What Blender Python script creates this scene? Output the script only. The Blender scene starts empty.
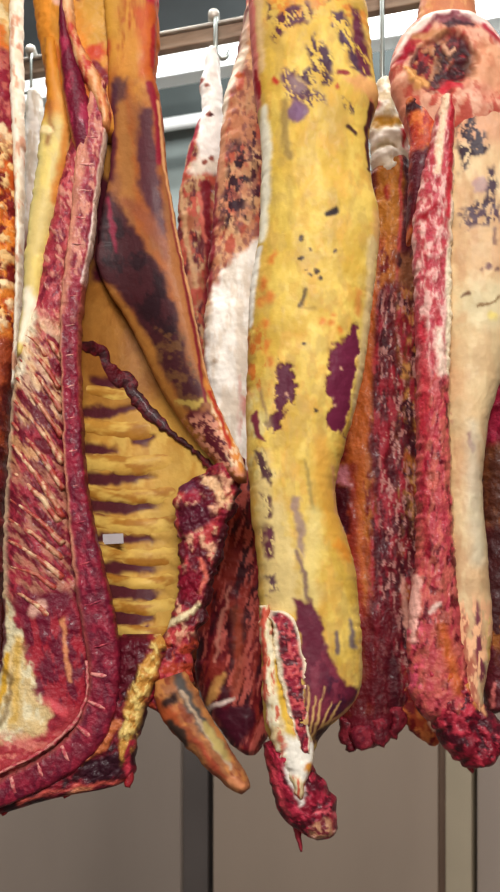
import bpy, math, random
import numpy as np

# ------------------------------------------------------------------ camera model
F = 1250.0      # focal length in pixels of the 500 x 892 frame
ZC = 1.30       # camera height
HOR = 640.0     # row of the horizon (the picture is taken level, with lens shift)
SL = 0.38       # the room and its rails run at this slope to the picture plane
C = bpy.context.scene.collection


def pt(px, py, Y):
    return ((px - 250.0) * Y / F, Y, ZC - (py - HOR) * Y / F)


def lin(h):
    h = h.lstrip('#')
    v = np.array([int(h[i:i + 2], 16) / 255.0 for i in (0, 2, 4)])
    return np.where(v <= 0.04045, v / 12.92, ((v + 0.055) / 1.055) ** 2.4)


# ------------------------------------------------------------------ noise
_rs = np.random.RandomState(7)
_T = _rs.rand(256, 256)


def vnoise(x, y, seed=0):
    x = x + seed * 37.17
    y = y + seed * 91.73
    xi = np.floor(x).astype(int)
    yi = np.floor(y).astype(int)
    fx = x - xi
    fy = y - yi
    fx = fx * fx * fx * (fx * (fx * 6 - 15) + 10)
    fy = fy * fy * fy * (fy * (fy * 6 - 15) + 10)
    a = _T[xi % 256, yi % 256]
    b = _T[(xi + 1) % 256, yi % 256]
    c = _T[xi % 256, (yi + 1) % 256]
    d = _T[(xi + 1) % 256, (yi + 1) % 256]
    return (a * (1 - fx) + b * fx) * (1 - fy) + (c * (1 - fx) + d * fx) * fy


def fbm(x, y, seed=0, octs=4):
    s = 0.0
    a = 1.0
    t = 0.0
    for o in range(octs):
        s = s + a * vnoise(x * 2 ** o, y * 2 ** o, seed + o * 3.3)
        t += a
        a *= 0.55
    return np.clip((s / t - 0.5) * 1.7 + 0.5, 0, 1)


def sstep(a, b, x):
    t = np.clip((x - a) / (b - a + 1e-9), 0, 1)
    return t * t * (3 - 2 * t)


# ------------------------------------------------------------------ colouring of flesh, fat and bone
class Paint:
    """colour and relief of a surface, in the flat coordinates of its own side of beef"""

    def __init__(s, x, y, u, t, base):
        s.x, s.y, s.u, s.t = x, y, u, t
        n = len(x)
        s.col = np.tile(lin(base), (n, 1))
        s.h = np.zeros(n)
        s.wet = np.full(n, 0.5)

    def put(s, m, c, h=0.0, wet=None):
        if c is not None:
            s.col += (lin(c) - s.col) * m[:, None]
        if h:
            s.h += m * h
        if wet is not None:
            s.wet += (wet - s.wet) * m

    def warp(s, wp, ws, seed):
        if not wp:
            return s.x, s.y
        return (s.x + wp * 2.2 * (fbm(s.x / ws, s.y / ws, seed, 3) - .5),
                s.y + wp * 2.2 * (fbm(s.x / ws + 31, s.y / ws + 17, seed, 3) - .5))

    def mline(s, pts, w=3.0, soft=1.5, wp=1.5, ws=9.0, seed=1):
        """mask of a stroke; w is one half width or one for each point"""
        pts = np.array(pts, float)
        ww = np.full(len(pts), float(w)) if np.isscalar(w) else np.array(w, float)
        pad = ww.max() + soft + wp * 1.5 + 2
        lo = pts.min(0) - pad
        hi = pts.max(0) + pad
        idx = np.where((s.x > lo[0]) & (s.x < hi[0]) & (s.y > lo[1]) & (s.y < hi[1]))[0]
        m = np.zeros(len(s.x))
        if not len(idx):
            return m
        sub = Paint.__new__(Paint)
        sub.x, sub.y = s.x[idx], s.y[idx]
        X, Y = sub.warp(wp, ws, seed)
        best = np.full(len(idx), 1e9)
        if len(pts) == 1:
            best = np.hypot(X - pts[0, 0], Y - pts[0, 1]) - ww[0]
        for i in range(len(pts) - 1):
            a, b = pts[i], pts[i + 1]
            d = b - a
            q = np.clip(((X - a[0]) * d[0] + (Y - a[1]) * d[1]) / (d @ d + 1e-9), 0, 1)
            r = np.hypot(X - a[0] - q * d[0], Y - a[1] - q * d[1]) - (ww[i] + (ww[i + 1] - ww[i]) * q)
            best = np.minimum(best, r)
        m[idx] = 1 - sstep(-soft, soft, best)
        return m

    def mpoly(s, pts, soft=2.0, wp=2.5, ws=11.0, seed=2):
        pts = np.array(pts, float)
        pad = soft + wp * 1.5 + 2
        lo = pts.min(0) - pad
        hi = pts.max(0) + pad
        idx = np.where((s.x > lo[0]) & (s.x < hi[0]) & (s.y > lo[1]) & (s.y < hi[1]))[0]
        m = np.zeros(len(s.x))
        if not len(idx):
            return m
        sub = Paint.__new__(Paint)
        sub.x, sub.y = s.x[idx], s.y[idx]
        X, Y = sub.warp(wp, ws, seed)
        best = np.full(len(idx), 1e9)
        ins = np.zeros(len(idx), bool)
        for i in range(len(pts)):
            a, b = pts[i], pts[(i + 1) % len(pts)]
            d = b - a
            q = np.clip(((X - a[0]) * d[0] + (Y - a[1]) * d[1]) / (d @ d + 1e-9), 0, 1)
            best = np.minimum(best, np.hypot(X - a[0] - q * d[0], Y - a[1] - q * d[1]))
            cr = ((a[1] > Y) != (b[1] > Y)) & (X < (b[0] - a[0]) * (Y - a[1]) / (b[1] - a[1] + 1e-12) + a[0])
            ins ^= cr
        sd = np.where(ins, -best, best)
        m[idx] = 1 - sstep(-soft, soft, sd)
        return m

    def mnoise(s, sx, sy, thr=.5, soft=.1, ang=0, seed=3, octs=4):
        ca, sa = math.cos(math.radians(ang)), math.sin(math.radians(ang))
        X = (s.x * ca + s.y * sa) / sx
        Y = (-s.x * sa + s.y * ca) / sy
        return sstep(thr - soft * 1.35, thr + soft * 1.35, fbm(X, Y, seed, octs))

    def l(s, pts, c, w=3.0, soft=1.5, a=1.0, wp=1.5, ws=9.0, seed=1, h=0.0, m=None, wet=None):
        k = s.mline(pts, w, soft, wp, ws, seed) * a
        s.put(k if m is None else k * m, c, h, wet)

    def g(s, pts, c, soft=2.0, a=1.0, wp=2.5, ws=11.0, seed=2, h=0.0, m=None, wet=None):
        k = s.mpoly(pts, soft, wp, ws, seed) * a
        s.put(k if m is None else k * m, c, h, wet)

    def n(s, c, sx, sy, thr=.5, soft=.1, a=1.0, ang=0, seed=3, h=0.0, m=None, octs=4, wet=None):
        k = s.mnoise(sx, sy, thr, soft, ang, seed, octs) * a
        s.put(k if m is None else k * m, c, h, wet)

    def dots(s, lst, c, soft=1.2, a=1.0, wp=1.2, ws=5.0, seed=4, h=0.0):
        for q in lst:
            s.l([q[:2]], c, q[2], soft, a, wp, ws, seed, h)

    def yb(s, y0, y1, f=12):
        return sstep(y0 - f, y0 + f, s.y) * (1 - sstep(y1 - f, y1 + f, s.y))


# ------------------------------------------------------------------ materials
MATS = {}


def flesh_mat(name, bump, scale, rough, coat, mott):
    m = bpy.data.materials.new(name)
    m.use_nodes = True
    nt = m.node_tree
    b = nt.nodes['Principled BSDF']
    at = nt.nodes.new('ShaderNodeAttribute'); at.attribute_name = 'flesh_colour'
    we = nt.nodes.new('ShaderNodeAttribute'); we.attribute_name = 'wetness'
    tc = nt.nodes.new('ShaderNodeTexCoord')
    no = nt.nodes.new('ShaderNodeTexNoise'); no.inputs['Scale'].default_value = scale
    no.inputs['Detail'].default_value = 5
    no2 = nt.nodes.new('ShaderNodeTexNoise'); no2.inputs['Scale'].default_value = scale * .35
    no2.inputs['Detail'].default_value = 4
    hs = nt.nodes.new('ShaderNodeHueSaturation'); hs.inputs['Saturation'].default_value = 1.0
    mr = nt.nodes.new('ShaderNodeMapRange')
    mr.inputs['From Min'].default_value = .3; mr.inputs['From Max'].default_value = .7
    mr.inputs['To Min'].default_value = 1 - mott; mr.inputs['To Max'].default_value = 1 + mott
    bu = nt.nodes.new('ShaderNodeBump'); bu.inputs['Strength'].default_value = bump
    bu.inputs['Distance'].default_value = .006
    rr = nt.nodes.new('ShaderNodeMapRange')
    rr.inputs['To Min'].default_value = min(1, rough + .2); rr.inputs['To Max'].default_value = max(.12, rough - .22)
    L = nt.links.new
    L(tc.outputs['Object'], no.inputs['Vector']); L(tc.outputs['Object'], no2.inputs['Vector'])
    L(no2.outputs['Fac'], mr.inputs['Value']); L(mr.outputs['Result'], hs.inputs['Value'])
    L(at.outputs['Color'], hs.inputs['Color']); L(hs.outputs['Color'], b.inputs['Base Color'])
    L(no.outputs['Fac'], bu.inputs['Height']); L(bu.outputs['Normal'], b.inputs['Normal'])
    L(we.outputs['Fac'], rr.inputs['Value']); L(rr.outputs['Result'], b.inputs['Roughness'])
    b.inputs['Coat Weight'].default_value = coat
    b.inputs['Coat Roughness'].default_value = .14
    b.inputs['Specular IOR Level'].default_value = .25
    MATS[name] = m
    return m


FAT = flesh_mat('beef_fat', .35, 70, .6, .02, .10)
MEAT = flesh_mat('beef_muscle', .7, 110, .5, .07, .16)
BONE = flesh_mat('beef_bone', .4, 90, .5, .08, .08)


def simple_mat(name, col, rough=.6, metal=0.0, noise=0.0, scale=8.0, stretch=(1, 1, 1), bump=0.0):
    m = bpy.data.materials.new(name)
    m.use_nodes = True
    nt = m.node_tree
    b = nt.nodes['Principled BSDF']
    tc = nt.nodes.new('ShaderNodeTexCoord')
    mp = nt.nodes.new('ShaderNodeMapping'); mp.inputs['Scale'].default_value = stretch
    no = nt.nodes.new('ShaderNodeTexNoise'); no.inputs['Scale'].default_value = scale
    no.inputs['Detail'].default_value = 6
    cr = nt.nodes.new('ShaderNodeValToRGB')
    c = lin(col)
    cr.color_ramp.elements[0].position = .3
    cr.color_ramp.elements[1].position = .7
    cr.color_ramp.elements[0].color = (*(c * (1 - noise)), 1)
    cr.color_ramp.elements[1].color = (*np.clip(c * (1 + noise), 0, 1), 1)
    L = nt.links.new
    L(tc.outputs['Object'], mp.inputs['Vector']); L(mp.outputs['Vector'], no.inputs['Vector'])
    L(no.outputs['Fac'], cr.inputs['Fac']); L(cr.outputs['Color'], b.inputs['Base Color'])
    b.inputs['Roughness'].default_value = rough
    b.inputs['Metallic'].default_value = metal
    if bump:
        bu = nt.nodes.new('ShaderNodeBump'); bu.inputs['Strength'].default_value = bump
        L(no.outputs['Fac'], bu.inputs['Height']); L(bu.outputs['Normal'], b.inputs['Normal'])
    return m


# ------------------------------------------------------------------ mesh builders
def herm(xs, ys, q):
    """smooth curve through (xs, ys)"""
    xs = np.asarray(xs, float); ys = np.asarray(ys, float)
    d = np.diff(ys, axis=0) / np.diff(xs)[(slice(None),) + (None,) * (ys.ndim - 1)]
    m = np.empty_like(ys)
    m[1:-1] = (d[1:] + d[:-1]) / 2
    m[0], m[-1] = d[0], d[-1]
    i = np.clip(np.searchsorted(xs, q) - 1, 0, len(xs) - 2)
    hh = (xs[i + 1] - xs[i])
    t = (q - xs[i]) / hh
    if ys.ndim > 1:
        t = t[:, None]; hh = hh[:, None]
    return ((2 * t ** 3 - 3 * t ** 2 + 1) * ys[i] + (t ** 3 - 2 * t ** 2 + t) * hh * m[i]
            + (-2 * t ** 3 + 3 * t ** 2) * ys[i + 1] + (t ** 3 - t ** 2) * hh * m[i + 1])


def loft(name, parent, Yc, base, paint=None, rows=None, path=None, front=.05, back=.05, dc=0.0, p=2.2,
         shape=None, ragged=1.0, rseed=1, step=1.35, cap0=6, cap1=6, mat=None, lump=0.0, lumps=(14, 18), bstep=6):
    """a closed body: an outline in the plane of the side of beef, swelling to the front and to the back.
    rows: (y, left, right[, depth]); path: (x, y, half width[, depth])"""
    if rows is not None:
        r = np.array([tuple(q) + ((0.0,) if len(q) == 3 else ()) for q in rows], float)
        key = r[:, 0] - r[0, 0]
        length = key[-1]
        nv = max(6, int(length / step))
        q = np.linspace(0, length, nv)
        v = herm(key, r, q)
        Lx, Ly, Rx, Ry, dd = v[:, 1].copy(), v[:, 0].copy(), v[:, 2].copy(), v[:, 0].copy(), v[:, 3]
    else:
        r = np.array([tuple(q) + ((0.0,) if len(q) == 3 else ()) for q in path], float)
        seg = np.hypot(np.diff(r[:, 0]), np.diff(r[:, 1]))
        key = np.concatenate([[0], np.cumsum(seg)])
        length = key[-1]
        nv = max(6, int(length / step))
        q = np.linspace(0, length, nv)
        v = herm(key, r, q)
        tx = np.gradient(v[:, 0]); ty = np.gradient(v[:, 1])
        ln = np.hypot(tx, ty) + 1e-9
        nx, ny = -ty / ln, tx / ln
        # left of travel is +n ; keep L on the left for a path running downwards
        Lx, Ly = v[:, 0] + nx * v[:, 2], v[:, 1] + ny * v[:, 2]
        Rx, Ry = v[:, 0] - nx * v[:, 2], v[:, 1] - ny * v[:, 2]
        dd = v[:, 3]
    if ragged:
        zz = np.zeros(nv)
        for A, w, sd in ((1.0, 11.0, 1), (.7, 4.5, 2)):
            ex = (Rx - Lx); ey = (Ry - Ly); el = np.hypot(ex, ey) + 1e-9
            a = ragged * A * 2 * (vnoise(q / w, zz, rseed + sd) - .5)
            b = ragged * A * 2 * (vnoise(q / w, zz + 5, rseed + sd) - .5)
            Lx = Lx + a * ex / el; Ly = Ly + a * ey / el
            Rx = Rx + b * ex / el; Ry = Ry + b * ey / el
    wid = np.hypot(Rx - Lx, Ry - Ly)
    nu = int(np.clip(wid.max() / step, 7, 150))
    nb = int(np.clip(wid.max() / bstep, 4, 30))
    k = np.linspace(0, 1, nu)
    uf = .55 * (2 * k - 1) + .45 * (-np.cos(np.pi * k))
    kb = np.linspace(0, 1, nb + 2)[1:-1]
    ub = np.cos(np.pi * kb)
    U = np.concatenate([uf, ub])
    isf = np.concatenate([np.ones(nu), np.zeros(nb)])
    M = len(U)
    ring = (np.clip(1 - np.abs(U) ** p, 0, 1)) ** (1 / p)
    capf = np.ones(nv)
    if cap0: capf *= np.sqrt(np.clip(1 - np.clip(1 - q / cap0, 0, 1) ** 2, .02, 1))
    if cap1: capf *= np.sqrt(np.clip(1 - np.clip(1 - (length - q) / cap1, 0, 1) ** 2, .02, 1))
    uu = np.tile(U, nv)
    tt = np.repeat(q / length, M)
    fr = np.tile(isf, nv)
    X = np.repeat((Lx + Rx) / 2, M) + uu * np.repeat((Rx - Lx) / 2, M)
    Y = np.repeat((Ly + Ry) / 2, M) + uu * np.repeat((Ry - Ly) / 2, M)
    rg = np.tile(ring, nv) * np.repeat(capf, M)
    D = dc + np.repeat(dd, M) + np.where(fr > 0, -front * rg, back * rg)
    if shape is not None:
        D = D + shape(X, Y, uu, tt)
    P = Paint(X, Y, uu, tt, base)
    if paint:
        paint(P)
    if lump:
        P.h += lump * 2 * (fbm(X / lumps[0], Y / lumps[1], rseed + 11, 4) - .5)
    edge = np.clip(rg * 1.6, 0, 1)
    D = D - np.where(fr > 0, P.h, 0) * edge
    S = Yc / F
    co = np.stack([(X - 250) * S, Yc + D, ZC - (Y - HOR) * S], 1)
    # end caps
    c0 = co[:M].mean(0); c1 = co[-M:].mean(0)
    co = np.vstack([co, c0, c1])
    colr = np.vstack([P.col, P.col[:M].mean(0), P.col[-M:].mean(0)])
    wet = np.concatenate([P.wet, [.5, .5]])
    i = np.arange(nv - 1)[:, None] * M
    j = np.arange(M)[None, :]
    jn = (j + 1) % M
    quads = np.stack([i + j, i + M + j, i + M + jn, i + jn], -1).reshape(-1, 4)
    jj = np.arange(M); jj1 = (jj + 1) % M
    t0 = np.stack([np.full(M, nv * M), jj, jj1], 1)
    o = (nv - 1) * M
    t1 = np.stack([np.full(M, nv * M + 1), o + jj1, o + jj], 1)
    # orientation: the front must look towards the camera (-Y)
    a, b, c_ = co[quads[M * (nv // 2) + nu // 2][:3]]
    if np.cross(b - a, c_ - a)[1] > 0:
        quads = quads[:, ::-1]; t0 = t0[:, ::-1]; t1 = t1[:, ::-1]
    org = np.array(parent.location) if parent is not None else np.zeros(3)
    par = parent
    while par is not None and par.parent is not None:
        par = par.parent
        org = org + np.array(par.location)
    me = bpy.data.meshes.new(name)
    nvx = len(co)
    me.vertices.add(nvx)
    me.vertices.foreach_set('co', (co - org).astype(np.float32).ravel())
    loops = np.concatenate([quads.ravel(), t0.ravel(), t1.ravel()]).astype(np.int32)
    starts = np.concatenate([np.arange(len(quads)) * 4, len(quads) * 4 + np.arange(2 * M) * 3]).astype(np.int32)
    me.loops.add(len(loops))
    me.loops.foreach_set('vertex_index', loops)
    me.polygons.add(len(starts))
    me.polygons.foreach_set('loop_start', starts)
    me.update(calc_edges=True)
    me.validate()
    ca = me.attributes.new('flesh_colour', 'FLOAT_COLOR', 'POINT')
    ca.data.foreach_set('color', np.hstack([np.clip(colr, 0, 1) ** 1.14, np.ones((nvx, 1))]).astype(np.float32).ravel())
    wa = me.attributes.new('wetness', 'FLOAT', 'POINT')
    wa.data.foreach_set('value', wet.astype(np.float32))
    me.polygons.foreach_set('use_smooth', np.ones(len(starts), bool))
    me.materials.append(mat or MEAT)
    ob = bpy.data.objects.new(name, me)
    C.objects.link(ob)
    if parent is not None:
        ob.parent = parent
    return ob


def thing(name, label, cat, loc, group=None):
    o = bpy.data.objects.new(name, None)
    C.objects.link(o)
    o.location = loc
    o.empty_display_size = .05
    o['label'] = label
    o['category'] = cat
    if group:
        o['group'] = group
    return o


def mesh_obj(name, vs, fs, mat, parent=None, smooth=False):
    me = bpy.data.meshes.new(name)
    me.from_pydata([tuple(v) for v in vs], [], fs)
    me.update()
    if smooth:
        me.polygons.foreach_set('use_smooth', np.ones(len(me.polygons), bool))
    me.materials.append(mat)
    o = bpy.data.objects.new(name, me)
    C.objects.link(o)
    if parent is not None:
        o.parent = parent
    return o


def tube(name, pts, rad, mat, parent=None, n=12):
    """round bar through 3D points; rad is one radius or one per point"""
    pts = [np.array(p, float) for p in pts]
    org = np.array(parent.location) if parent is not None else np.zeros(3)
    rads = [rad] * len(pts) if np.isscalar(rad) else rad
    vs, fs = [], []
    up = None
    for i, p in enumerate(pts):
        d = pts[min(i + 1, len(pts) - 1)] - pts[max(i - 1, 0)]
        d /= np.linalg.norm(d) + 1e-9
        if up is None:
            up = np.array([0, 1, 0]) if abs(d[1]) < .9 else np.array([1, 0, 0])
        a = np.cross(d, up); a /= np.linalg.norm(a) + 1e-9
        up = np.cross(a, d)
        for k in range(n):
            th = 2 * math.pi * k / n
            vs.append(p + rads[i] * (math.cos(th) * a + math.sin(th) * up) - org)
    for i in range(len(pts) - 1):
        for k in range(n):
            k1 = (k + 1) % n
            fs.append((i * n + k, i * n + k1, (i + 1) * n + k1, (i + 1) * n + k))
    fs.append(tuple(range(n))[::-1])
    fs.append(tuple((len(pts) - 1) * n + k for k in range(n)))
    return mesh_obj(name, vs, fs, mat, parent, True)


# ------------------------------------------------------------------ the room
RD = np.array([1.0, -SL]) / math.hypot(1, SL)        # direction of wall and rails
RN = np.array([SL, 1.0]) / math.hypot(1, SL)         # away from the camera


def on_line(px, Y0):
    """the point of the line Y = Y0 - SL * X seen at column px"""
    Y = Y0 / (1 + SL * (px - 250) / F)
    return np.array([(px - 250) / F * Y, Y])


def box_rd(name, s0, s1, n0, n1, z0, z1, Y0, mat, kind='structure', parent=None, bev=.004):
    """box along the room direction: s from (0, Y0) along the wall, n away from the camera"""
    o = np.array([0, Y0])
    vs = []
    org = np.array(parent.location) if parent is not None else np.zeros(3)
    for z in (z0, z1):
        for s, n in ((s0, n0), (s1, n0), (s1, n1), (s0, n1)):
            q = o + s * RD + n * RN
            vs.append(np.array((q[0], q[1], z)) - org)
    fs = [(3, 2, 1, 0), (4, 5, 6, 7), (0, 1, 5, 4), (1, 2, 6, 5), (2, 3, 7, 6), (3, 0, 4, 7)]
    ob = mesh_obj(name, vs, fs, mat, parent)
    if bev:
        b = ob.modifiers.new('bevel', 'BEVEL'); b.width = bev; b.segments = 2; b.limit_method = 'ANGLE'
    if kind:
        ob['kind'] = kind
    return ob


def s_at(px, Y0):
    q = on_line(px, Y0) - np.array([0, Y0])
    return float(q @ RD)


WY = 5.30
panel = simple_mat('cold_store_panel', '#a09084', .55, 0, .05, 3.0, (1, 1, .3))
panel2 = simple_mat('cold_store_panel_light', '#ae9a89', .55, 0, .05, 3.0, (1, 1, .3))
dark = simple_mat('dark_joint', '#26262a', .7, 0, .1, 5)
greyp = simple_mat('grey_post_paint', '#635a56', .6, 0, .08, 4)
beige = simple_mat('beige_post_paint', '#b8a990', .55, 0, .06, 4)
brown = simple_mat('brown_joint', '#6e5646', .7, 0, .08, 4)
upper = simple_mat('upper_wall_grey', '#8e9896', .6, 0, .12, 5)
white = simple_mat('white_paint', '#f2f6f7', .45, 0, .03, 6)
dkpan = simple_mat('dark_panel_paint', '#3a4140', .6, 0, .12, 6)
galv = simple_mat('galvanised_steel', '#a8a49c', .45, .35, .15, 30, (1, 1, 1))
rust = simple_mat('weathered_rail_steel', '#93806f', .5, .25, .22, 14, (1, 1, 6))
steel = simple_mat('hook_steel', '#8d9490', .35, .7, .12, 25)
conc = simple_mat('concrete_floor', '#6b645c', .7, 0, .12, 4)
ceilm = simple_mat('ceiling_grey', '#7c7e82', .7, 0, .1, 3)

ZT = 3.95
box_rd('wall_back', -6, 6, .09, .25, 0, ZT, WY, dark, bev=0)
e1, e2, e3, e4, e5, e6 = [s_at(q, WY) for q in (180, 205, 213, 438, 447, 473)]
e7 = s_at(477, WY)
ZU = 2.55
box_rd('wall_back_panel', -6, e1, 0, .09, 0, ZU, WY, panel)
box_rd('trim_1', e1, e2, .03, .09, 0, ZU, WY, greyp)
box_rd('wall_back_panel', e3, e4, 0, .09, 0, ZU, WY, panel2)
box_rd('trim_2', e4, e5, .012, .09, 0, ZU, WY, brown, bev=0)
box_rd('trim_3', e5, e6, -.03, .09, 0, ZU, WY, beige)
box_rd('wall_back_panel', e7, 6, 0, .09, 0, ZU, WY, panel)
box_rd('wall_back_upper', -6, 6, .01, .09, ZU, ZT, WY, upper)
box_rd('floor', -6, 6, -9, .3, -.15, 0, WY, conc, bev=0)
box_rd('ceiling', -6, 6, -9, .3, ZT, ZT + .15, WY, ceilm, bev=0)
box_rd('wall_left', -6.2, -6, -9, .3, 0, ZT, WY, panel, bev=0)
box_rd('wall_right', 6, 6.2, -9, .3, 0, ZT, WY, panel, bev=0)


def zrow(py, Y):
    return ZC - (py - HOR) * Y / F


# white beam, dark panel and white pipe of the far structure, all along the room direction
B2Y = 4.70
yb = on_line(195, B2Y)[1]
box_rd('beam_white', -6, 6, 0, .10, zrow(71, yb), zrow(47, yb), B2Y, white)
B4Y = 5.15
yb = on_line(195, B4Y)[1]
box_rd('trim_4', -6, 6, 0, .06, zrow(114, yb), zrow(66, yb), B4Y, dkpan)
B3Y = 4.95
pq = on_line(190, B3Y)
zz = zrow(121, pq[1])
o2 = np.array([0, B3Y])
pipe = tube('trim_5', [(*(o2 + s * RD), zz) for s in (-6, 0, 6)], .026, white, None, 20)
pipe['kind'] = 'structure'

# the overhead rail the rear row hangs from
RY = 3.42
ry = on_line(195, RY)[1]
zr0, zr1 = zrow(44, ry), zrow(27, ry)
rail = thing('overhead_rail', 'long weathered steel overhead rail behind the meat, sloping up to the right', 'rail',
             (0, RY, zr0))
box_rd('rail_web', -3, 3, 0, .035, zr0, zr1 - .008, RY, rust, None, rail)
box_rd('rail_flange', -3, 3, -.012, .047, zr1 - .008, zr1, RY, galv, None, rail, .002)


def hook(px, py_tip, label, dy=0.0, reach=8, rad=.0065):
    """steel S hook: plate over the rail, shank, and a bend whose point enters the leg"""
    q = on_line(px, RY)
    zrail = zr1
    Y = q[1]
    ztip = zrow(py_tip, Y)
    h = thing('meat_hook', label, 'hook', (q[0], Y, ztip), 'steel hooks on the overhead rail')
    yf = Y - .03
    pts = [(q[0], Y + .05, zrail - .01), (q[0], Y + .045, zrail + .012), (q[0], Y + .018, zrail + .026),
           (q[0], Y - .012, zrail + .014), (q[0], yf, zrail - .02)]
    zb = ztip
    n = 8
    pts.append((q[0], yf, zb + .045))
    for i in range(n + 1):
        a = math.pi * i / n
        pts.append((q[0] + .016 * (1 - math.cos(a)) * (1 if reach > 0 else -1), yf + .02 * i / n, zb + .018 - .018 * math.sin(a)))
    e = pts[-1]
    pts.append((e[0] + .004, e[1] + .01, e[2] + .02))
    rads = [rad] * (len(pts) - 2) + [rad * .6, rad * .2]
    tube('hook_shank', pts, rads, steel, h)
    tube('roller', [(q[0] - .006, Y - .022, zrail + .018), (q[0] - .006, Y - .014, zrail + .018),
                    (q[0] - .006, Y + .05, zrail + .018), (q[0] - .006, Y + .056, zrail + .018)],
         [.012, .016, .016, .012], galv, h, 16)
    return h


hook(33, 96, 'thin steel hook on the rail above the white shank at the left', reach=-1, rad=.004)
hook(216, 62, 'steel hook on the rail above the white shank left of the yellow side')
hook(381, 96, 'steel hook between the yellow side and the round cut leg at right')

GROUP = 'hanging sides of beef'


def side(px, py, Y, label):
    return thing('hanging_beef_side', label, 'meat', pt(px, py, Y), GROUP)


# ------------------------------------------------------------------ side 1: cut by the left edge of the picture
YA = 3.08
A = side(-20, 600, YA, 'orange fatted side of beef cut off by the left edge of the picture')


def pa(P):
    P.n('#8e2a30', 9, 14, .55, .1, seed=5)
    P.g([(-70, -200), (30, -200), (30, 70), (-70, 70)], '#c9a36a', 4, seed=6)
    P.n('#d8c59c', 9, 10, .5, .12, m=P.yb(-200, 40), seed=7)
    P.g([(-10, 35), (8, 34), (12, 58), (-10, 62)], '#c8742c', 3)
    P.g([(0, 60), (14, 58), (18, 100), (18, 132), (0, 134)], '#8c2238', 3, seed=8)
    P.n('#c87a6a', 6, 9, .55, .1, a=.7, m=P.yb(60, 130), seed=9)
    P.g([(-70, 138), (24, 138), (24, 345), (-70, 345)], '#b85a24', 5, seed=10)
    P.n('#d8893a', 10, 13, .5, .12, m=P.yb(145, 345), seed=11, h=.006)
    P.n('#e2bd86', 9, 9, .58, .07, m=P.yb(145, 330), seed=12, h=.006)
    P.dots([(4, 138, 6), (13, 145, 6), (2, 184, 4), (12, 212, 4.5), (9, 292, 4), (14, 312, 4), (5, 330, 5)], '#e8d0aa', 2, .9, 4, 6, 12, .006)
    P.n('#7c2420', 8, 10, .63, .07, m=P.yb(150, 345), seed=13, h=-.006)
    P.g([(-70, 345), (25, 345), (20, 470), (-70, 470)], '#7a3220', 8, seed=14)
    P.n('#9a4a2a', 7, 15, .5, .12, m=P.yb(345, 470), seed=15)
    P.n('#5a1a1c', 9, 14, .6, .1, m=P.yb(390, 640), seed=16)


loft('loin', A, YA, '#7c1c2a', pa, rows=[(-150, -60, -20), (-110, -75, 14), (-60, -75, 17), (0, -75, 17), (60, -75, 17),
     (100, -75, 18), (150, -75, 22), (200, -75, 20), (300, -75, 19), (345, -75, 18), (400, -75, 12), (450, -75, 8),
     (520, -75, 4), (600, -70, 2), (680, -65, -4), (730, -55, -20)], front=.075, back=.08, ragged=1.3, lump=.006, mat=MEAT)


def pa2(P):
    P.n('#c98a6a', 5, 12, .6, .1, a=.8, seed=21)
    P.n('#efe6d4', 4, 16, .5, .15, seed=22)


loft('fat_edge', A, YA, '#e4d6be', pa2, path=[(17, -120, 6), (19, 0, 7), (19, 60, 7), (20, 110, 7), (21, 150, 6), (22, 220, 4),
     (20, 330, 3), (16, 390, 2)], front=.03, back=.03, dc=-.03, ragged=.8, mat=FAT)


# ------------------------------------------------------------------ the white shank behind, left
YI = 3.60
I = side(30, 640, YI, 'side behind the two left ones, showing only its bright white shank')


def pi(P):
    P.n('#d9d2c4', 5, 14, .6, .12, seed=31)
    P.g([(-40, 240), (140, 240), (140, 700), (-40, 700)], '#7c2a24', 14)


loft('shank', I, YI, '#f1f0ea', pi, rows=[(92, 31, 38), (96, 28.5, 41), (104, 27, 43), (120, 26, 44), (140, 25, 42.5), (170, 24, 40),
     (210, 22, 39), (250, 16, 44), (300, 2, 60), (400, -20, 80), (520, -30, 90), (640, -10, 80), (700, 20, 60)],
     front=.05, back=.05, ragged=.6, cap0=5, mat=FAT)

# ------------------------------------------------------------------ side 2: the open side, inside out, at the left
YC = 2.90
B = side(100, 800, YC, 'open side of beef showing ribs and backbone, at the left')


def cav(x, y):
    """depth of the hollow of the chest at a point"""
    xl = np.interp(y, [90, 200, 300, 400, 500, 560, 620, 690], [104, 96, 82, 80, 86, 96, 108, 120])
    xr = np.interp(y, [90, 200, 300, 400, 460, 500, 560, 620, 690], [160, 172, 192, 214, 238, 232, 215, 200, 180])
    s = np.clip((x - xl) / (xr - xl), 0, 1)
    return .095 * np.sin(np.pi * s ** .85) * np.interp(y, [80, 200, 320, 560, 690], [.2, .6, 1, 1, .5])


def prib(P):
    P.n('#8c5a24', 16, 22, .5, .2, seed=41, a=.7)
    P.g([(80, 395), (240, 395), (240, 720), (80, 720)], '#b98c42', 20, wp=6, seed=42)
    P.n('#c9a558', 12, 20, .5, .15, m=P.yb(420, 660), seed=43)
    P.g([(95, 170), (122, 190), (122, 240), (112, 275), (90, 280)], '#4a1220', 5, seed=44)
    # the dark flesh between the ribs
    for (x0, y0, x1, y1, w) in [(84, 412, 128, 402, 6), (84, 449, 112, 446, 6), (86, 478, 150, 470, 6.5), (88, 505, 158, 501, 8),
                                (92, 536, 165, 537, 5), (98, 567, 176, 565, 6.5), (102, 592, 162, 592, 8), (106, 618, 150, 617, 6.5),
                                (135, 434, 152, 432, 6), (100, 380, 122, 370, 6)]:
        P.l([(x0 - 4, y0), ((x0 + x1) / 2, (y0 + y1) / 2 + 1), (x1, y1)], '#55202a', [w, w, w * .5], 3, wp=2.5, ws=12, seed=int(y0), h=-.004)
    P.g([(150, 440), (186, 452), (186, 640), (160, 650), (152, 560)], '#bf9a50', 9, wp=4, a=.85)
    P.g([(106, 628), (128, 634), (146, 626), (165, 640), (160, 700), (106, 700)], '#601224', 3, wp=4)


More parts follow.
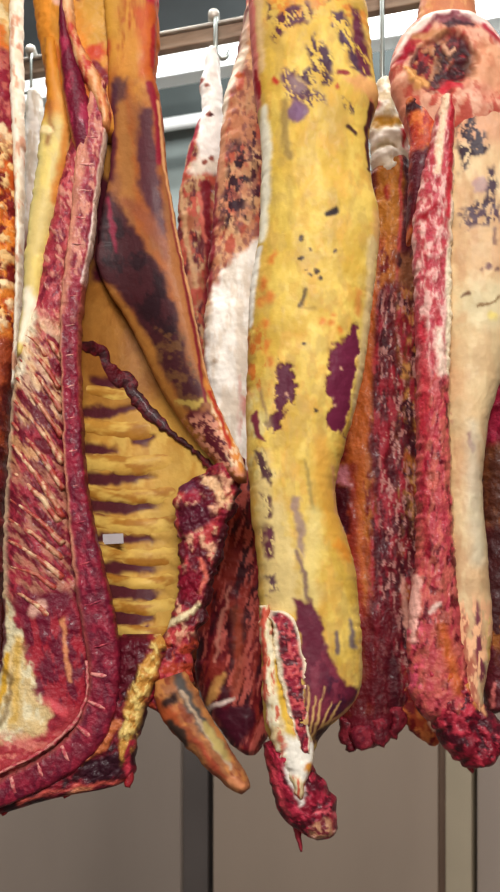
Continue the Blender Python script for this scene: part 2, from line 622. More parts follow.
loft('rib_cage', B, YC, '#9e6e34', prib, rows=[(120, 100, 150), (200, 92, 170), (300, 78, 190), (400, 76, 214), (460, 78, 234), (500, 82, 228),
     (560, 92, 210), (620, 104, 196), (660, 112, 184), (690, 116, 172)], front=.012, back=.02, p=4,
     shape=lambda x, y, u, t: cav(x, y), ragged=.5, mat=FAT)

# ribs: one part each
RIBS = [(84, 388, 140, 384, 9), (82, 426, 160, 418, 13), (82, 461, 182, 452, 13.5), (86, 491, 186, 486, 11), (90, 521, 190, 519, 13),
        (96, 552, 190, 551, 12.5), (102, 579, 188, 579, 9.5), (106, 605, 186, 605, 10.5), (110, 630, 184, 631, 10)]


def prb(P):
    P.n('#cdab5c', 22, 9, .5, .2, seed=51)
    P.n('#a5742e', 22, 8, .58, .16, seed=52)
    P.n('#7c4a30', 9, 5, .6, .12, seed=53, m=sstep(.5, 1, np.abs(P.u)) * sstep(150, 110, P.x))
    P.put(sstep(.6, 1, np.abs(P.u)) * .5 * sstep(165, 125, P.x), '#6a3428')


for k, (x0, y0, x1, y1, w) in enumerate(RIBS):
    pp = []
    for i in range(9):
        s = i / 8
        x = x0 + (x1 - x0) * s
        y = y0 + (y1 - y0) * s + 3 * math.sin(math.pi * s)
        pp.append((x, y, w * (.72 + .38 * s - .25 * max(0, s - .8) * 5), float(cav(np.array([x]), np.array([y]))[0])))
    loft('rib', B, YC, ['#b0803a', '#b98a3e', '#c19a4c', '#bd9448', '#bb8f46', '#c09a50', '#c29e54', '#c4a25a', '#c8aa66'][k], prb,
         path=pp, front=.014, back=.01, dc=-.002, p=1.8, ragged=1.1, rseed=60 + k, cap0=10, cap1=40, mat=FAT)

# hind leg
def phl(P):
    P.n('#d08a34', 22, 40, .5, .15, seed=61)
    P.n('#b5652a', 14, 40, .6, .1, seed=62)
    P.g([(84, -40), (128, -30), (124, 55), (96, 62), (86, 30)], '#be8f40', 8, wp=5)
    P.g([(130, -60), (162, -60), (160, 14), (148, 22), (138, 8)], '#ae3038', 4, wp=4, seed=63)
    P.n('#d8707a', 6, 9, .58, .08, m=P.mpoly([(130, -60), (162, -60), (160, 20), (140, 18)], 4), seed=64)
    P.g([(138, 25), (160, 20), (158, 100), (142, 90)], '#bb5a28', 6, a=.8, seed=65)
    P.g([(56, -60), (84, -60), (82, 4), (72, 10), (58, 5)], '#bb3a40', 4, wp=4, seed=66)
    P.l([(57, 3), (62, 10)], '#e0b09a', 4, 2)
    P.g([(88, 58), (104, 52), (110, 62), (104, 72), (92, 70)], '#b8492e', 4)
    P.l([(97, 74), (106, 82), (110, 92)], '#7c1a26', 4, 2)
    P.l([(74, 0), (80, 10), (85, 4)], '#5a1422', 3, 2)
    P.l([(48, 10), (52, 60), (52, 100)], '#d58c34', 4, 3)
    P.l([(44, 68), (49, 78)], '#8a4420', 4, 3, a=.6)


loft('hind_leg', B, YC, '#c58838', phl, rows=[(-230, 82, 112), (-190, 66, 128), (-140, 48, 146), (-80, 36, 156), (0, 32, 158), (30, 36, 158.5),
     (60, 42, 157), (90, 48, 152), (112, 52, 144), (130, 60, 130), (142, 70, 118)], front=.07, back=.09, dc=.02, ragged=1.0, lump=.004, mat=FAT)


def pfc(P):
    P.n('#d8c074', 10, 30, .5, .14, seed=71)
    P.g([(30, -10), (66, -10), (66, 120), (40, 125)], '#c8842e', 10, seed=72)
    P.l([(66, 90), (70, 130), (66, 165), (57, 205)], '#c98a44', 4, 3)
    P.l([(52, 110), (55, 135), (50, 150)], '#8c5030', 3, 3, a=.7)
    P.l([(46, 136), (52, 139)], '#ead3a0', 4, 2, h=.003)
    P.l([(28, 300), (36, 318), (30, 340)], '#e9dcc4', 9, 4)
    P.put(sstep(-.4, -1, P.u) * .6 * P.yb(150, 330), '#dcd296')


loft('fat_cover', B, YC, '#cdb678', pfc, rows=[(40, 46, 58), (80, 47, 63), (110, 47, 70), (135, 41, 73), (170, 38, 68), (215, 31, 58), (260, 26, 49),
     (310, 23, 41), (345, 19, 30), (360, 18, 24)], front=.03, back=.06, dc=-.015, ragged=1.0, cap0=14, mat=FAT)


def ptl(P):
    P.n('#a02c4c', 5, 18, .6, .12, seed=75)
    P.n('#6a1030', 5, 22, .55, .12, seed=76)
    P.put(sstep(-.7, -1, P.u), '#c8864c')


loft('tenderloin', B, YC, '#74162f', ptl, rows=[(8, 63, 68), (30, 62, 72), (60, 63, 78), (90, 65, 87), (115, 68, 93), (135, 72, 96), (155, 77, 96, .008), (180, 80, 90, .03)],
     front=.03, back=.03, dc=-.045, ragged=.7, rseed=3, mat=MEAT)

def ppb(P):
    P.n('#b8483c', 5, 12, .62, .1, seed=77)
    P.n('#dcae84', 4, 14, .55, .15, seed=78)


loft('pelvic_bone', B, YC, '#cd8a58', ppb, path=[(66, -20, 6), (70, 15, 6), (76, 45, 5), (86, 72, 7), (98, 96, 8), (107, 120, 6), (109, 140, 3)],
     front=.028, back=.03, dc=-.05, ragged=.8, rseed=5, mat=BONE)

# the back: muscle cut along the spine
def pbm(P):
    P.n('#bb5a5c', 6, 11, .56, .14, seed=81, m=P.yb(60, 350), ang=-20, a=.8)
    P.n('#7c1c34', 6, 12, .6, .1, seed=82, ang=25)
    P.n('#cf9280', 5, 12, .66, .1, seed=83, ang=-35, m=P.yb(100, 360), h=.003, a=.8)
    P.put(sstep(.35, .9, P.u) * P.yb(120, 330) * .7, '#c88a72')
    P.l([(30, 322), (26, 345), (20, 380)], '#e6d6bc', [10, 9, 6], 4, wp=3)
    P.n('#c8986c', 5, 18, .54, .14, ang=-32, seed=84, m=P.yb(330, 470), a=.85)
    P.n('#e0c8a4', 5, 20, .5, .14, ang=-34, seed=96, m=P.yb(325, 425), a=.55)
    P.n('#6c1428', 4, 18, .58, .12, ang=-36, seed=95, m=P.yb(350, 600))
    P.n('#c08c70', 5, 18, .6, .1, ang=-45, seed=85, m=P.yb(470, 600), a=.6)
    P.put(sstep(-.75, -1, P.u) * P.yb(350, 640), '#dcc0a0')
    # lower part: a dark muscle, and cream fat on its outer side
    P.g([(20, 600), (70, 590), (88, 640), (92, 690), (70, 722), (50, 716), (36, 680)], '#701030', 5, seed=86)
    P.n('#a02838', 6, 20, .58, .1, ang=-10, seed=87, m=P.yb(615, 720))
    P.l([(50, 700), (66, 712)], '#c85058', 6, 3)
    P.g([(4, 590), (12, 612), (26, 640), (38, 690), (54, 716), (40, 745), (10, 762), (-20, 775), (-20, 700), (-2, 660), (4, 630)], '#d2b888', 4, wp=4, seed=88)
    P.n('#ddd0ae', 8, 12, .5, .12, m=P.mpoly([(4, 590), (30, 640), (50, 716), (30, 740), (0, 745), (0, 640)], 3), seed=89)
    P.l([(22, 640), (20, 680), (18, 720)], '#d0a850', 5, 4, a=.8)
    P.l([(10, 655), (6, 690), (-4, 715)], '#d6a83e', 3, 2)
    P.l([(0, 660), (14, 680), (9, 715), (-10, 740)], '#7a5a28', 2.4, 2, a=.7)
    P.l([(3, 600), (4, 640), (0, 670)], '#5c1a34', 4, 2, a=.9)
    P.g([(-40, 752), (10, 738), (40, 738), (50, 730), (78, 708), (96, 690), (88, 722), (40, 762), (-40, 790)], '#a83c44', 4, wp=3, seed=90)
    P.n('#c8766a', 8, 5, .58, .1, seed=91, ang=25, m=P.yb(735, 800))
    P.l([(66, 620), (70, 660), (74, 680)], '#d08a62', 2.2, 1.5)
    P.l([(36, 612), (44, 606)], '#d4a494', 5, 3)


loft('back_muscle', B, YC, '#9c3040', pbm, rows=[(115, 78, 98), (150, 70, 92), (180, 62, 88), (210, 55, 82), (250, 45, 78), (300, 36, 72),
     (335, 22, 68), (370, 16, 68), (420, 11, 69), (470, 8, 71), (520, 5, 75), (570, 4, 83), (620, 4, 92), (660, 2, 99), (700, -6, 98), (730, -18, 88),
     (760, -36, 60), (780, -55, 24), (790, -60, 0)], front=.045, back=.07, dc=-.005, ragged=1.3, lump=.003, lumps=(9, 12), mat=MEAT)


# feather bones of the back: one part each
def psp(P):
    P.n('#dcbc98', 4, 9, .56, .15, seed=93)
    P.n('#a8483e', 4, 8, .52, .14, seed=94)


FEATHER = [(26, 338, 50, 362, 2.4), (24, 346, 62, 392, 2.6), (22, 362, 64, 415, 2.6), (18, 380, 64, 440, 2.8), (16, 402, 66, 466, 2.6),
           (14, 424, 66, 492, 2.8), (14, 446, 66, 520, 3.0), (16, 474, 62, 524, 3.2), (12, 500, 66, 546, 3.0), (10, 520, 66, 560, 3.0),
           (10, 541, 66, 580, 2.8), (12, 566, 60, 590, 2.6), (14, 590, 52, 617, 3.0), (40, 336, 64, 364, 2.2)]
for k, (x0, y0, x1, y1, w) in enumerate(FEATHER):
    mx, my = (x0 + x1) / 2 + 2, (y0 + y1) / 2 - 2
    loft('feather_bone', B, YC, ['#bd8468', '#c89678', '#b47460'][k % 3], psp,
         path=[(x0, y0, w * .6, .012), (mx, my, w, -.004), (x1, y1, w * 1.1, -.002)], front=.012, back=.012, dc=-.039,
         ragged=.9, rseed=100 + k, cap0=4, cap1=4, mat=BONE)


# backbone
SP = [(103, 88, 6), (99, 125, 11), (93, 160, 13), (88, 200, 12), (84, 240, 12), (78, 280, 11), (74, 320, 10), (73, 360, 9.5), (75, 420, 9.5),
      (77, 460, 10), (82, 510, 11.5), (89, 560, 14.5), (98, 610, 17), (106, 655, 16.5), (106, 690, 16), (98, 720, 16.5), (83, 744, 16.5),
      (58, 764, 15.5), (28, 780, 14.5), (0, 793, 13.5), (-45, 812, 12)]


def psb(P):
    up = 1 - sstep(250, 380, P.y)
    P.n('#a84450', 5, 8, .48, .16, seed=111, m=up, a=.8)
    P.n('#c88a78', 4, 12, .6, .14, seed=112, m=up)
    P.put(P.mline([(94, 110), (88, 160), (80, 210), (74, 260), (68, 320)], 3, 2.5) * .8, '#c98c74')
    P.put(P.mline([(100, 205), (98, 222), (94, 255), (86, 290)], 2, 1.2, 1) * .9, '#eaded6', .003)
    P.n('#6c1030', 7, 14, .55, .12, seed=113, m=1 - up)
    P.n('#9c2a42', 5, 9, .62, .1, seed=114, m=1 - up, a=.7)
    P.put(sstep(-.55, -.9, P.u) * (.85 * (1 - sstep(560, 600, P.y)) + .25), '#cf9078', .002)
    P.put(sstep(.78, .95, P.u) * P.yb(110, 265, 20), '#e8cfc0', .002)
    P.put(sstep(.7, .95, P.u) * P.yb(265, 420, 20) * .6, '#b86a58')
    P.g([(118, 560), (140, 560), (140, 680), (118, 700)], '#6e1230', 5, a=.5)


bb = loft('backbone', B, YC, '#7c1a34', psb, path=SP, front=.046, back=.04, dc=-.022, p=4.5, ragged=1.0, rseed=8, lump=.003, lumps=(8, 9), mat=MEAT)

spa = np.array(SP, float)
spk = np.concatenate([[0], np.cumsum(np.hypot(np.diff(spa[:, 0]), np.diff(spa[:, 1])))])


def pdisc(P):
    P.n('#b8505a', 3, 3, .55, .1, seed=118)


for s in [60, 87, 113, 139, 165, 190, 217, 245, 275, 305, 336, 368, 402, 438, 478, 518, 560, 592, 622, 652, 682, 712, 742, 772]:
    q = herm(spk, spa, np.array([s - 1.0, s, s + 1.0]))
    t = q[2, :2] - q[0, :2]
    t /= np.hypot(*t)
    n = np.array([-t[1], t[0]])
    w = q[1, 2]
    c = q[1, :2]
    low = s > 580
    faint = 420 < s < 585
    a0 = c + n * w * (.82 if low else .6) + t * (2 if not low else -3)
    a1 = c - n * w * (.45 if low else .62)
    hw = 2.4 if low else 1.0
    loft('vertebral_disc', bb, YC, '#8e3048' if faint else ('#d49088' if low else '#d8a096'), pdisc,
         path=[(*a0, hw, .004), ((a0[0] + a1[0]) / 2 + t[0] * .4, (a0[1] + a1[1]) / 2 + t[1] * .4, hw, 0), (*a1, hw * .8, .004)],
         front=.007, back=.01, dc=-.0645, ragged=.7, rseed=int(s), step=1.0, cap0=2, cap1=2, mat=BONE)
# the pale edge of the neck bones
loft('neck_ligament', bb, YC, '#d08c84', pdisc, path=[(90, 660, 1.4), (91, 690, 1.6), (84, 712, 2), (68, 732, 2), (44, 750, 1.8), (18, 764, 1.8), (-30, 786, 1.6)],
     front=.01, back=.015, dc=-.06, ragged=1.0, mat=BONE)

# flank
def pfl(P):
    P.n('#a4602e', 18, 50, .5, .18, seed=121, ang=-15)
    P.g([(90, -300), (170, -300), (162, 82), (146, 112), (134, 98), (110, 84)], '#c0843a', 12, wp=6)
    tp = 1 - sstep(60, 100, P.y)
    P.n('#c28a3c', 16, 36, .5, .15, seed=61, m=tp)
    P.n('#a85a26', 10, 40, .6, .1, seed=62, m=tp)
    P.g([(90, -60), (128, -30), (124, 50), (104, 58)], '#bd8c3c', 8, wp=5)
    P.g([(130, -80), (162, -80), (161, 10), (152, 22), (146, 10), (138, 12), (134, -4)], '#a8283a', 3, wp=4, seed=63)
    P.n('#d86a74', 6, 9, .58, .08, m=P.mpoly([(130, -60), (162, -60), (160, 20), (140, 18)], 4), seed=64)
    P.g([(140, 25), (160, 20), (158, 100), (144, 90)], '#b85424', 5, a=.8, seed=65)
    P.l([(156, 40), (157, 62), (154, 80)], '#a02c2c', [1.5, 2.5, 2], 1.5)
    P.l([(110, 58), (108, 72)], '#b04a2e', 4, 3)
    P.l([(120, 100), (126, 160), (130, 210)], '#a5713e', [5, 8, 6], 4)
    P.l([(118, 98), (114, 130), (112, 180)], '#5c2430', [3, 4, 4], 3)
    P.g([(116, 92), (130, 92), (128, 112), (118, 116)], '#4c2a38', 4, a=.8)
    P.g([(142, 120), (154, 118), (160, 170), (164, 215), (168, 245), (160, 240), (150, 215), (140, 190), (138, 150)], '#5a2c34', 4, seed=122)
    P.l([(128, 205), (150, 225), (168, 260)], '#8c5038', [5, 8, 5], 5, a=.8)
    P.g([(98, 185), (112, 190), (124, 215), (150, 258), (168, 284), (178, 320), (188, 360), (204, 398), (198, 416), (182, 408), (162, 372),
         (148, 338), (130, 308), (110, 284), (92, 272), (90, 230)], '#4b2228', 4, wp=3, seed=123)
    P.n('#331820', 10, 16, .55, .12, seed=124, m=P.mpoly([(100, 200), (120, 220), (165, 285), (180, 340), (165, 350), (100, 260)], 4))
    P.l([(108, 200), (113, 232), (116, 254)], '#84203c', [2, 3, 1], 2)
    P.n('#6e4a30', 10, 9, .56, .1, seed=125, m=P.mpoly([(145, 330), (185, 330), (205, 400), (190, 415), (165, 380)], 5))
    P.g([(168, 240), (180, 262), (190, 300), (200, 340), (207, 385), (200, 384), (188, 345), (175, 300)], '#a3693a', 4, wp=2)
    P.g([(92, 276), (112, 288), (132, 312), (150, 342), (165, 376), (185, 408), (214, 450), (196, 452), (150, 400), (110, 340)], '#a8743a', 4, wp=2, seed=126)
    P.l([(176, 402), (192, 408), (208, 404)], '#b59a54', [2, 4, 2], 2, wp=3)
    P.g([(186, 416), (208, 414), (222, 440), (238, 470), (224, 470), (206, 448)], '#5e1c2a', 3, wp=3)
    P.n('#c98c74', 5, 5, .58, .08, seed=127, m=P.yb(418, 480, 6))
    P.l([(153, 98), (160, 125), (161, 168)], '#8c1830', [4, 4, 3], 2, wp=1)
    P.l([(166, 172), (172, 215), (180, 258), (188, 300), (196, 340), (203, 385), (206, 405)], '#7c1a28', 1.6, 1.2, wp=.7)
    P.l([(160, 112), (165, 168), (173, 215), (182, 258), (191, 300), (199, 340), (208, 380)], '#d6a070', 1.3, 1, wp=.7)
    P.l([(208, 385), (220, 412), (232, 440), (242, 470)], '#d08a44', [3, 6, 7, 4], 3, wp=2)
    P.n('#e3c6a4', 5, 8, .56, .08, seed=128, m=P.mpoly([(206, 375), (222, 405), (246, 470), (232, 470), (214, 420)], 3))
    P.l([(210, 395), (222, 425), (230, 450)], '#b03a28', 1.8, 1.5)


def flsh(x, y, u, t):
    return .6 * cav(x, y) * sstep(.9, -1, u) - .005 - .045 * sstep(200, 60, y)


loft('flank', B, YC, '#96623c', pfl, rows=[(-210, 100, 116), (-140, 100, 146), (-80, 104, 156), (0, 106, 158.5), (30, 108, 159), (60, 110, 158), (90, 110, 157), (105, 110, 161.5), (130, 112, 164.5), (170, 110, 167), (200, 104, 172), (240, 98, 179.5),
     (268, 97, 185), (290, 108, 190), (310, 122, 194), (340, 138, 200), (370, 152, 206), (400, 168, 216), (430, 188, 229), (455, 208, 241), (470, 222, 246), (484, 238, 246)],
     front=.035, back=.03, dc=-.005, shape=flsh, ragged=.7, rseed=12, p=2.6, cap0=20, mat=FAT)


def pdi(P):
    P.n('#742028', 9, 9, .58, .14, seed=131, a=.7)
    P.n('#3c1018', 5, 6, .58, .1, seed=132)


pd = [(80, 345, 5), (90, 346, 8), (99, 349, 8), (104, 362, 6), (112, 371, 8), (124, 375, 8), (130, 386, 6), (140, 397, 7), (153, 411, 6.5), (168, 427, 5),
      (186, 442, 4), (204, 456, 4), (216, 470, 3)]
loft('diaphragm', B, YC, '#5a1824', pdi, path=[(x, y, w, float(cav(np.array([x]), np.array([y]))[0])) for x, y, w in pd], front=.008, back=.02, dc=-.012, p=2, ragged=2.4, cap0=3,
     rseed=14, mat=MEAT)


# brisket
def pbr(P):
    P.n('#bb4a4c', 9, 11, .52, .16, seed=141, h=.004)
    P.n('#d9a487', 6, 8, .63, .1, seed=142, h=.004, m=P.yb(470, 640))
    P.n('#641428', 11, 14, .55, .14, seed=143, h=-.005)
    P.g([(176, 478), (190, 474), (198, 482), (192, 492), (180, 490)], '#6a2c44', 3)
    P.g([(178, 508), (205, 502), (215, 520), (195, 535), (180, 530)], '#5c142c', 3)
    P.g([(182, 572), (200, 570), (206, 588), (192, 604), (180, 596)], '#841630', 3)
    P.l([(168, 625), (186, 616), (200, 605)], '#dfcfa8', [4, 4, 2], 2, wp=2, h=.006)
    P.l([(204, 478), (218, 492), (226, 505)], '#dcb48c', [4, 5, 3], 3, wp=4)
    P.l([(200, 560), (208, 575), (200, 592)], '#d07060', 3, 2, wp=3)
    P.l([(244, 474), (236, 500), (226, 535), (216, 572), (206, 612), (194, 652)], '#48121e', [2, 4, 6, 6, 6, 3], 2.5, wp=1)
    P.n('#b04a2c', 10, 10, .55, .1, seed=144, m=P.yb(640, 720, 8), a=.8)
    P.l([(226, 560), (212, 610), (198, 660)], '#b04038', 2, 2)


loft('brisket', B, YC, '#92243a', pbr, rows=[(456, 226, 243), (470, 206, 246), (485, 180, 242), (500, 175, 238), (530, 176, 229), (560, 178, 221), (590, 178, 213),
     (620, 166, 205), (650, 152, 197), (675, 142, 192), (700, 146, 190), (714, 160, 184)], front=.036, back=.05, dc=.012, ragged=3.4, rseed=17, lump=.006, lumps=(11, 13), mat=MEAT)

# chuck and lower edge
def pch(P):
    P.n('#8e2434', 7, 16, .56, .1, seed=151, ang=30)
    P.n('#40101e', 8, 14, .6, .1, seed=152, ang=30)
    P.g([(112, 635), (150, 632), (148, 660), (128, 690), (116, 690)], '#5e1024', 4)
    P.l([(164, 640), (150, 668), (138, 700), (130, 735), (124, 760)], '#c4924a', [6, 8, 8, 6, 4], 3, wp=3, h=.008, seed=153)
    P.n('#dfc27a', 5, 6, .55, .1, seed=154, m=P.mline([(164, 640), (150, 668), (138, 700), (130, 735)], 8, 3), h=.003)
    P.l([(118, 722), (108, 742), (94, 752), (84, 762)], '#b86a40', [5, 4, 3, 2], 2, wp=2, h=.004)
    P.g([(88, 758), (118, 752), (124, 766), (112, 784), (88, 782)], '#3c1224', 4, wp=3)
    P.l([(132, 740), (128, 760), (130, 776)], '#b8384a', 2.5, 1.5, wp=2)
    P.l([(20, 800), (50, 790), (90, 784), (130, 780)], '#c05a50', 2, 1.5, wp=2.5)
    P.l([(92, 786), (76, 790), (70, 796)], '#d08a68', 2, 1.2)


loft('chuck', B, YC, '#741a2c', pch, rows=[(634, 124, 160), (646, 116, 167), (665, 112, 166), (690, 110, 156), (715, 100, 146), (740, 78, 140), (760, 50, 136), (776, 14, 133),
     (788, -20, 108), (797, -44, 60), (806, -60, 24), (814, -60, 2)], front=.05, back=.05, dc=.0, ragged=2.2, rseed=19, lump=.006, lumps=(9, 9), cap0=14, cap1=4, mat=MEAT)
for k, pp in enumerate([[(74, 786, 3), (68, 793, 2.5), (64, 797, 1.2)], [(128, 768, 6), (129, 780, 4.5), (128, 787, 2)], [(12, 800, 3), (8, 810, 2.5), (3, 815, 1)]]):
    loft('meat_scrap', B, YC, '#9c2c34', None, path=pp, front=.01, back=.01, dc=-.01, ragged=1, rseed=200 + k, cap0=2, cap1=2, mat=MEAT)


# foreshank
def pfs(P):
    P.n('#c68850', 9, 20, .52, .12, seed=161, ang=-38)
    P.n('#8a4230', 8, 20, .62, .1, seed=162, ang=-38, a=.8)
    P.l([(178, 672), (190, 700), (208, 728), (222, 748)], '#5a5450', [5, 5, 5, 3], 3, wp=2)
    P.l([(183, 690), (196, 712), (212, 738), (232, 764)], '#b8a088', 1.4, 1.2)
    P.l([(206, 722), (218, 742), (228, 756)], '#b8a46a', [3, 4, 2], 2)
    P.g([(154, 700), (170, 698), (182, 716), (190, 736), (180, 742), (164, 728)], '#b05a34', 4)
    P.l([(172, 722), (180, 730), (186, 742)], '#4a3830', [5, 6, 4], 3)
    P.l([(168, 702), (176, 696)], '#3e2420', 5, 3)
    P.l([(152, 716), (170, 736), (190, 752), (206, 770)], '#a06a44', 2, 1.5)
    P.l([(198, 738), (212, 758), (226, 776)], '#b0503a', [2, 3, 2], 3, a=.8)
    P.l([(232, 778), (244, 784)], '#cc8a60', 5, 3)
    P.l([(208, 678), (204, 700), (214, 704)], '#c8946a', 2, 1.5)


loft('foreshank', B, YC, '#a46c48', pfs, path=[(170, 676, 16), (178, 700, 22), (193, 724, 20), (210, 746, 17), (226, 766, 14), (238, 780, 11), (246, 790, 5)],
     front=.055, back=.05, dc=-.02, ragged=1.0, rseed=21, cap0=16, cap1=8, lump=.004, mat=FAT)

# small paper tag on the ribs
tg = simple_mat('tag_paper', '#9a9092', .6, 0, .05, 40)
cd = float(cav(np.array([112.0]), np.array([538.0]))[0])
vs = []
S = YC / F
T0 = np.array(pt(112, 538, YC))
for dz in (-.0012, .0012):
    for (x, y, d) in ((101.5, 533.5, -.032), (122, 532.5, -.030), (122.5, 542.5, -.030), (102, 543.5, -.032)):
        q = np.array(pt(x, y, YC))
        q[1] = YC + cd + d + dz
        vs.append(q - np.array([T0[0], YC + cd, T0[2]]))
tag_o = mesh_obj('paper_tag', vs, [(0, 1, 2, 3), (7, 6, 5, 4), (0, 4, 5, 1), (1, 5, 6, 2), (2, 6, 7, 3), (3, 7, 4, 0)], tg)
tag_o.location = (T0[0], YC + cd, T0[2])
tag_o['label'] = 'small pale paper tag stuck on the ribs of the open side'
tag_o['category'] = 'tag'

# ------------------------------------------------------------------ side 3: far, with the white shank end, hung left of centre
YD1 = 3.44
D1 = side(196, 640, YD1, 'far side with white shank, hung just right of the open side\'s flank')


def pd1(P):
    P.n('#c3a078', 9, 14, .5, .14, seed=171)
    P.n('#6a2028', 7, 14, .58, .1, seed=172)
    P.n('#b85a48', 6, 10, .62, .08, seed=173)
    P.l([(211, 50), (212, 110), (210, 165)], '#f0eeea', [10, 13, 12], 3)
    P.g([(196, 165), (226, 160), (220, 175), (200, 180), (190, 178)], '#dcd2c4', 4)
    P.l([(198, 126), (190, 152), (186, 168)], '#a02c3c', [2.5, 3.5, 2], 1.5)
    P.l([(196, 116), (188, 148), (180, 178)], '#c9a890', 1.6, 1)
    P.dots([(202, 86, 3), (208, 92, 2.5), (209, 121, 3.5), (206, 168, 3), (212, 164, 2.5)], '#8c4a3c')
    P.dots([(211, 121, 2.2)], '#4a1a1c')
    P.l([(180, 190), (186, 230), (196, 290)], '#cba37c', 2.5, 2)
    P.l([(206, 190), (209, 235), (208, 270), (206, 330)], '#7c1a2a', [6, 4, 3, 2], 2.5, wp=2)
    P.l([(200, 200), (206, 245)], '#c87060', 2, 1.5)


loft('shank', D1, YD1, '#a86a4c', pd1, rows=[(50, 209, 216), (60, 205, 219), (75, 203, 221), (84, 199, 222), (92, 201, 222), (110, 202, 224), (125, 197, 224), (150, 189, 222), (170, 184, 220),
     (190, 180, 217), (230, 177, 216), (280, 172, 214), (340, 166, 216), (400, 164, 224), (520, 162, 228), (620, 168, 226), (690, 184, 216)], front=.045, back=.07, ragged=1.2,
     rseed=23, cap0=5, lump=.004, mat=FAT)

# ------------------------------------------------------------------ side 4: pink one with a white fat patch, half behind the yellow side
YD2 = 3.22
D2 = side(238, 752, YD2, 'pink side with broad white fat patch, half hidden behind the yellow one')


def pd2(P):
    P.n('#d7ac84', 14, 22, .5, .15, seed=181)
    P.n('#b8624e', 10, 18, .6, .1, seed=182)
    P.n('#8c5050', 5, 8, .62, .08, a=.7, seed=183)
    P.g([(240, 10), (250, 20), (246, 80), (232, 100), (226, 96)], '#b49a82', 4, seed=184)
    P.l([(246, 20), (238, 55), (228, 88)], '#7c4a44', 2, 2)
    P.l([(246, 62), (236, 80), (226, 102), (221, 130)], '#e4d6c2', [3, 5, 4, 2], 2)
    P.dots([(238, 87, 4)], '#b8602e')
    dk = P.mpoly([(230, 150), (248, 160), (252, 190), (246, 225), (232, 240), (222, 235), (222, 190)], 6, wp=6)
    P.n('#40202e', 5, 8, .48, .06, m=dk, seed=185)
    P.l([(216, 180), (214, 220), (212, 262), (209, 300)], '#8c2430', [2.5, 4, 3, 2], 2, wp=2)
    P.l([(226, 130), (222, 160), (221, 200)], '#c08a68', 3, 2)
    P.n('#552438', 4, 7, .6, .06, m=P.mpoly([(248, 120), (264, 120), (262, 230), (252, 240)], 4), seed=186)
    P.g([(262, 248), (240, 262), (222, 280), (212, 300), (206, 340), (205, 380), (218, 415), (232, 455), (244, 476), (268, 476), (270, 248)], '#f5f1ea', 3, wp=3, seed=187)
    P.n('#d8c8b4', 8, 30, .55, .12, m=P.yb(270, 470), seed=188, a=.6)
    P.n('#d89a90', 5, 26, .6, .1, m=P.mpoly([(240, 380), (262, 380), (262, 470), (244, 470)], 6), seed=189)
    P.dots([(216, 366, 3)], '#a88a6a', a=.6)
    P.g([(190, 470), (246, 474), (270, 478), (270, 780), (180, 780), (180, 560)], '#781828', 5, wp=4, seed=190)
    lw = P.yb(480, 780, 8)
    P.n('#9c3a30', 7, 26, .52, .12, m=lw, seed=191, ang=12)
    P.n('#4c0f20', 8, 30, .58, .1, m=lw, seed=192, ang=12)
    P.n('#c4665c', 4, 20, .66, .06, m=lw, seed=193, ang=14)
    P.l([(230, 590), (222, 625), (216, 660)], '#cf8878', [1.5, 2.5, 1.5], 1.5, wp=2)
    P.l([(224, 676), (212, 694), (206, 706)], '#cf9a5c', [3, 5, 3], 2.5, wp=2)
    P.l([(206, 709), (222, 702), (234, 696)], '#e6d0c4', [2.4, 2.6, 1.4], 1.2, wp=1)
    P.g([(212, 708), (245, 700), (258, 720), (240, 745), (222, 735)], '#54102a', 4)
    P.l([(236, 610), (240, 660), (236, 690)], '#a05030', 5, 5, a=.6)


loft('leg_and_back', D2, YD2, '#c78c6a', pd2, rows=[(-140, 250, 268), (-60, 248, 272), (0, 246, 276), (30, 242, 278), (60, 236, 280), (100, 225, 282), (140, 220, 282), (200, 214, 280), (240, 211, 280),
     (290, 207, 280), (340, 204, 280), (400, 203, 280), (470, 202, 280), (540, 200, 282), (620, 198, 282), (670, 196, 280), (700, 203, 276), (730, 220, 270), (746, 234, 262), (755, 246, 254)],
     front=.085, back=.09, ragged=1.2, rseed=25, lump=.004, cap1=10, mat=FAT)

# ------------------------------------------------------------------ side 5: the yellow one in the middle
YE = 2.84
E = side(310, 840, YE, 'yellow fatted side of beef with purple patches, in the middle')


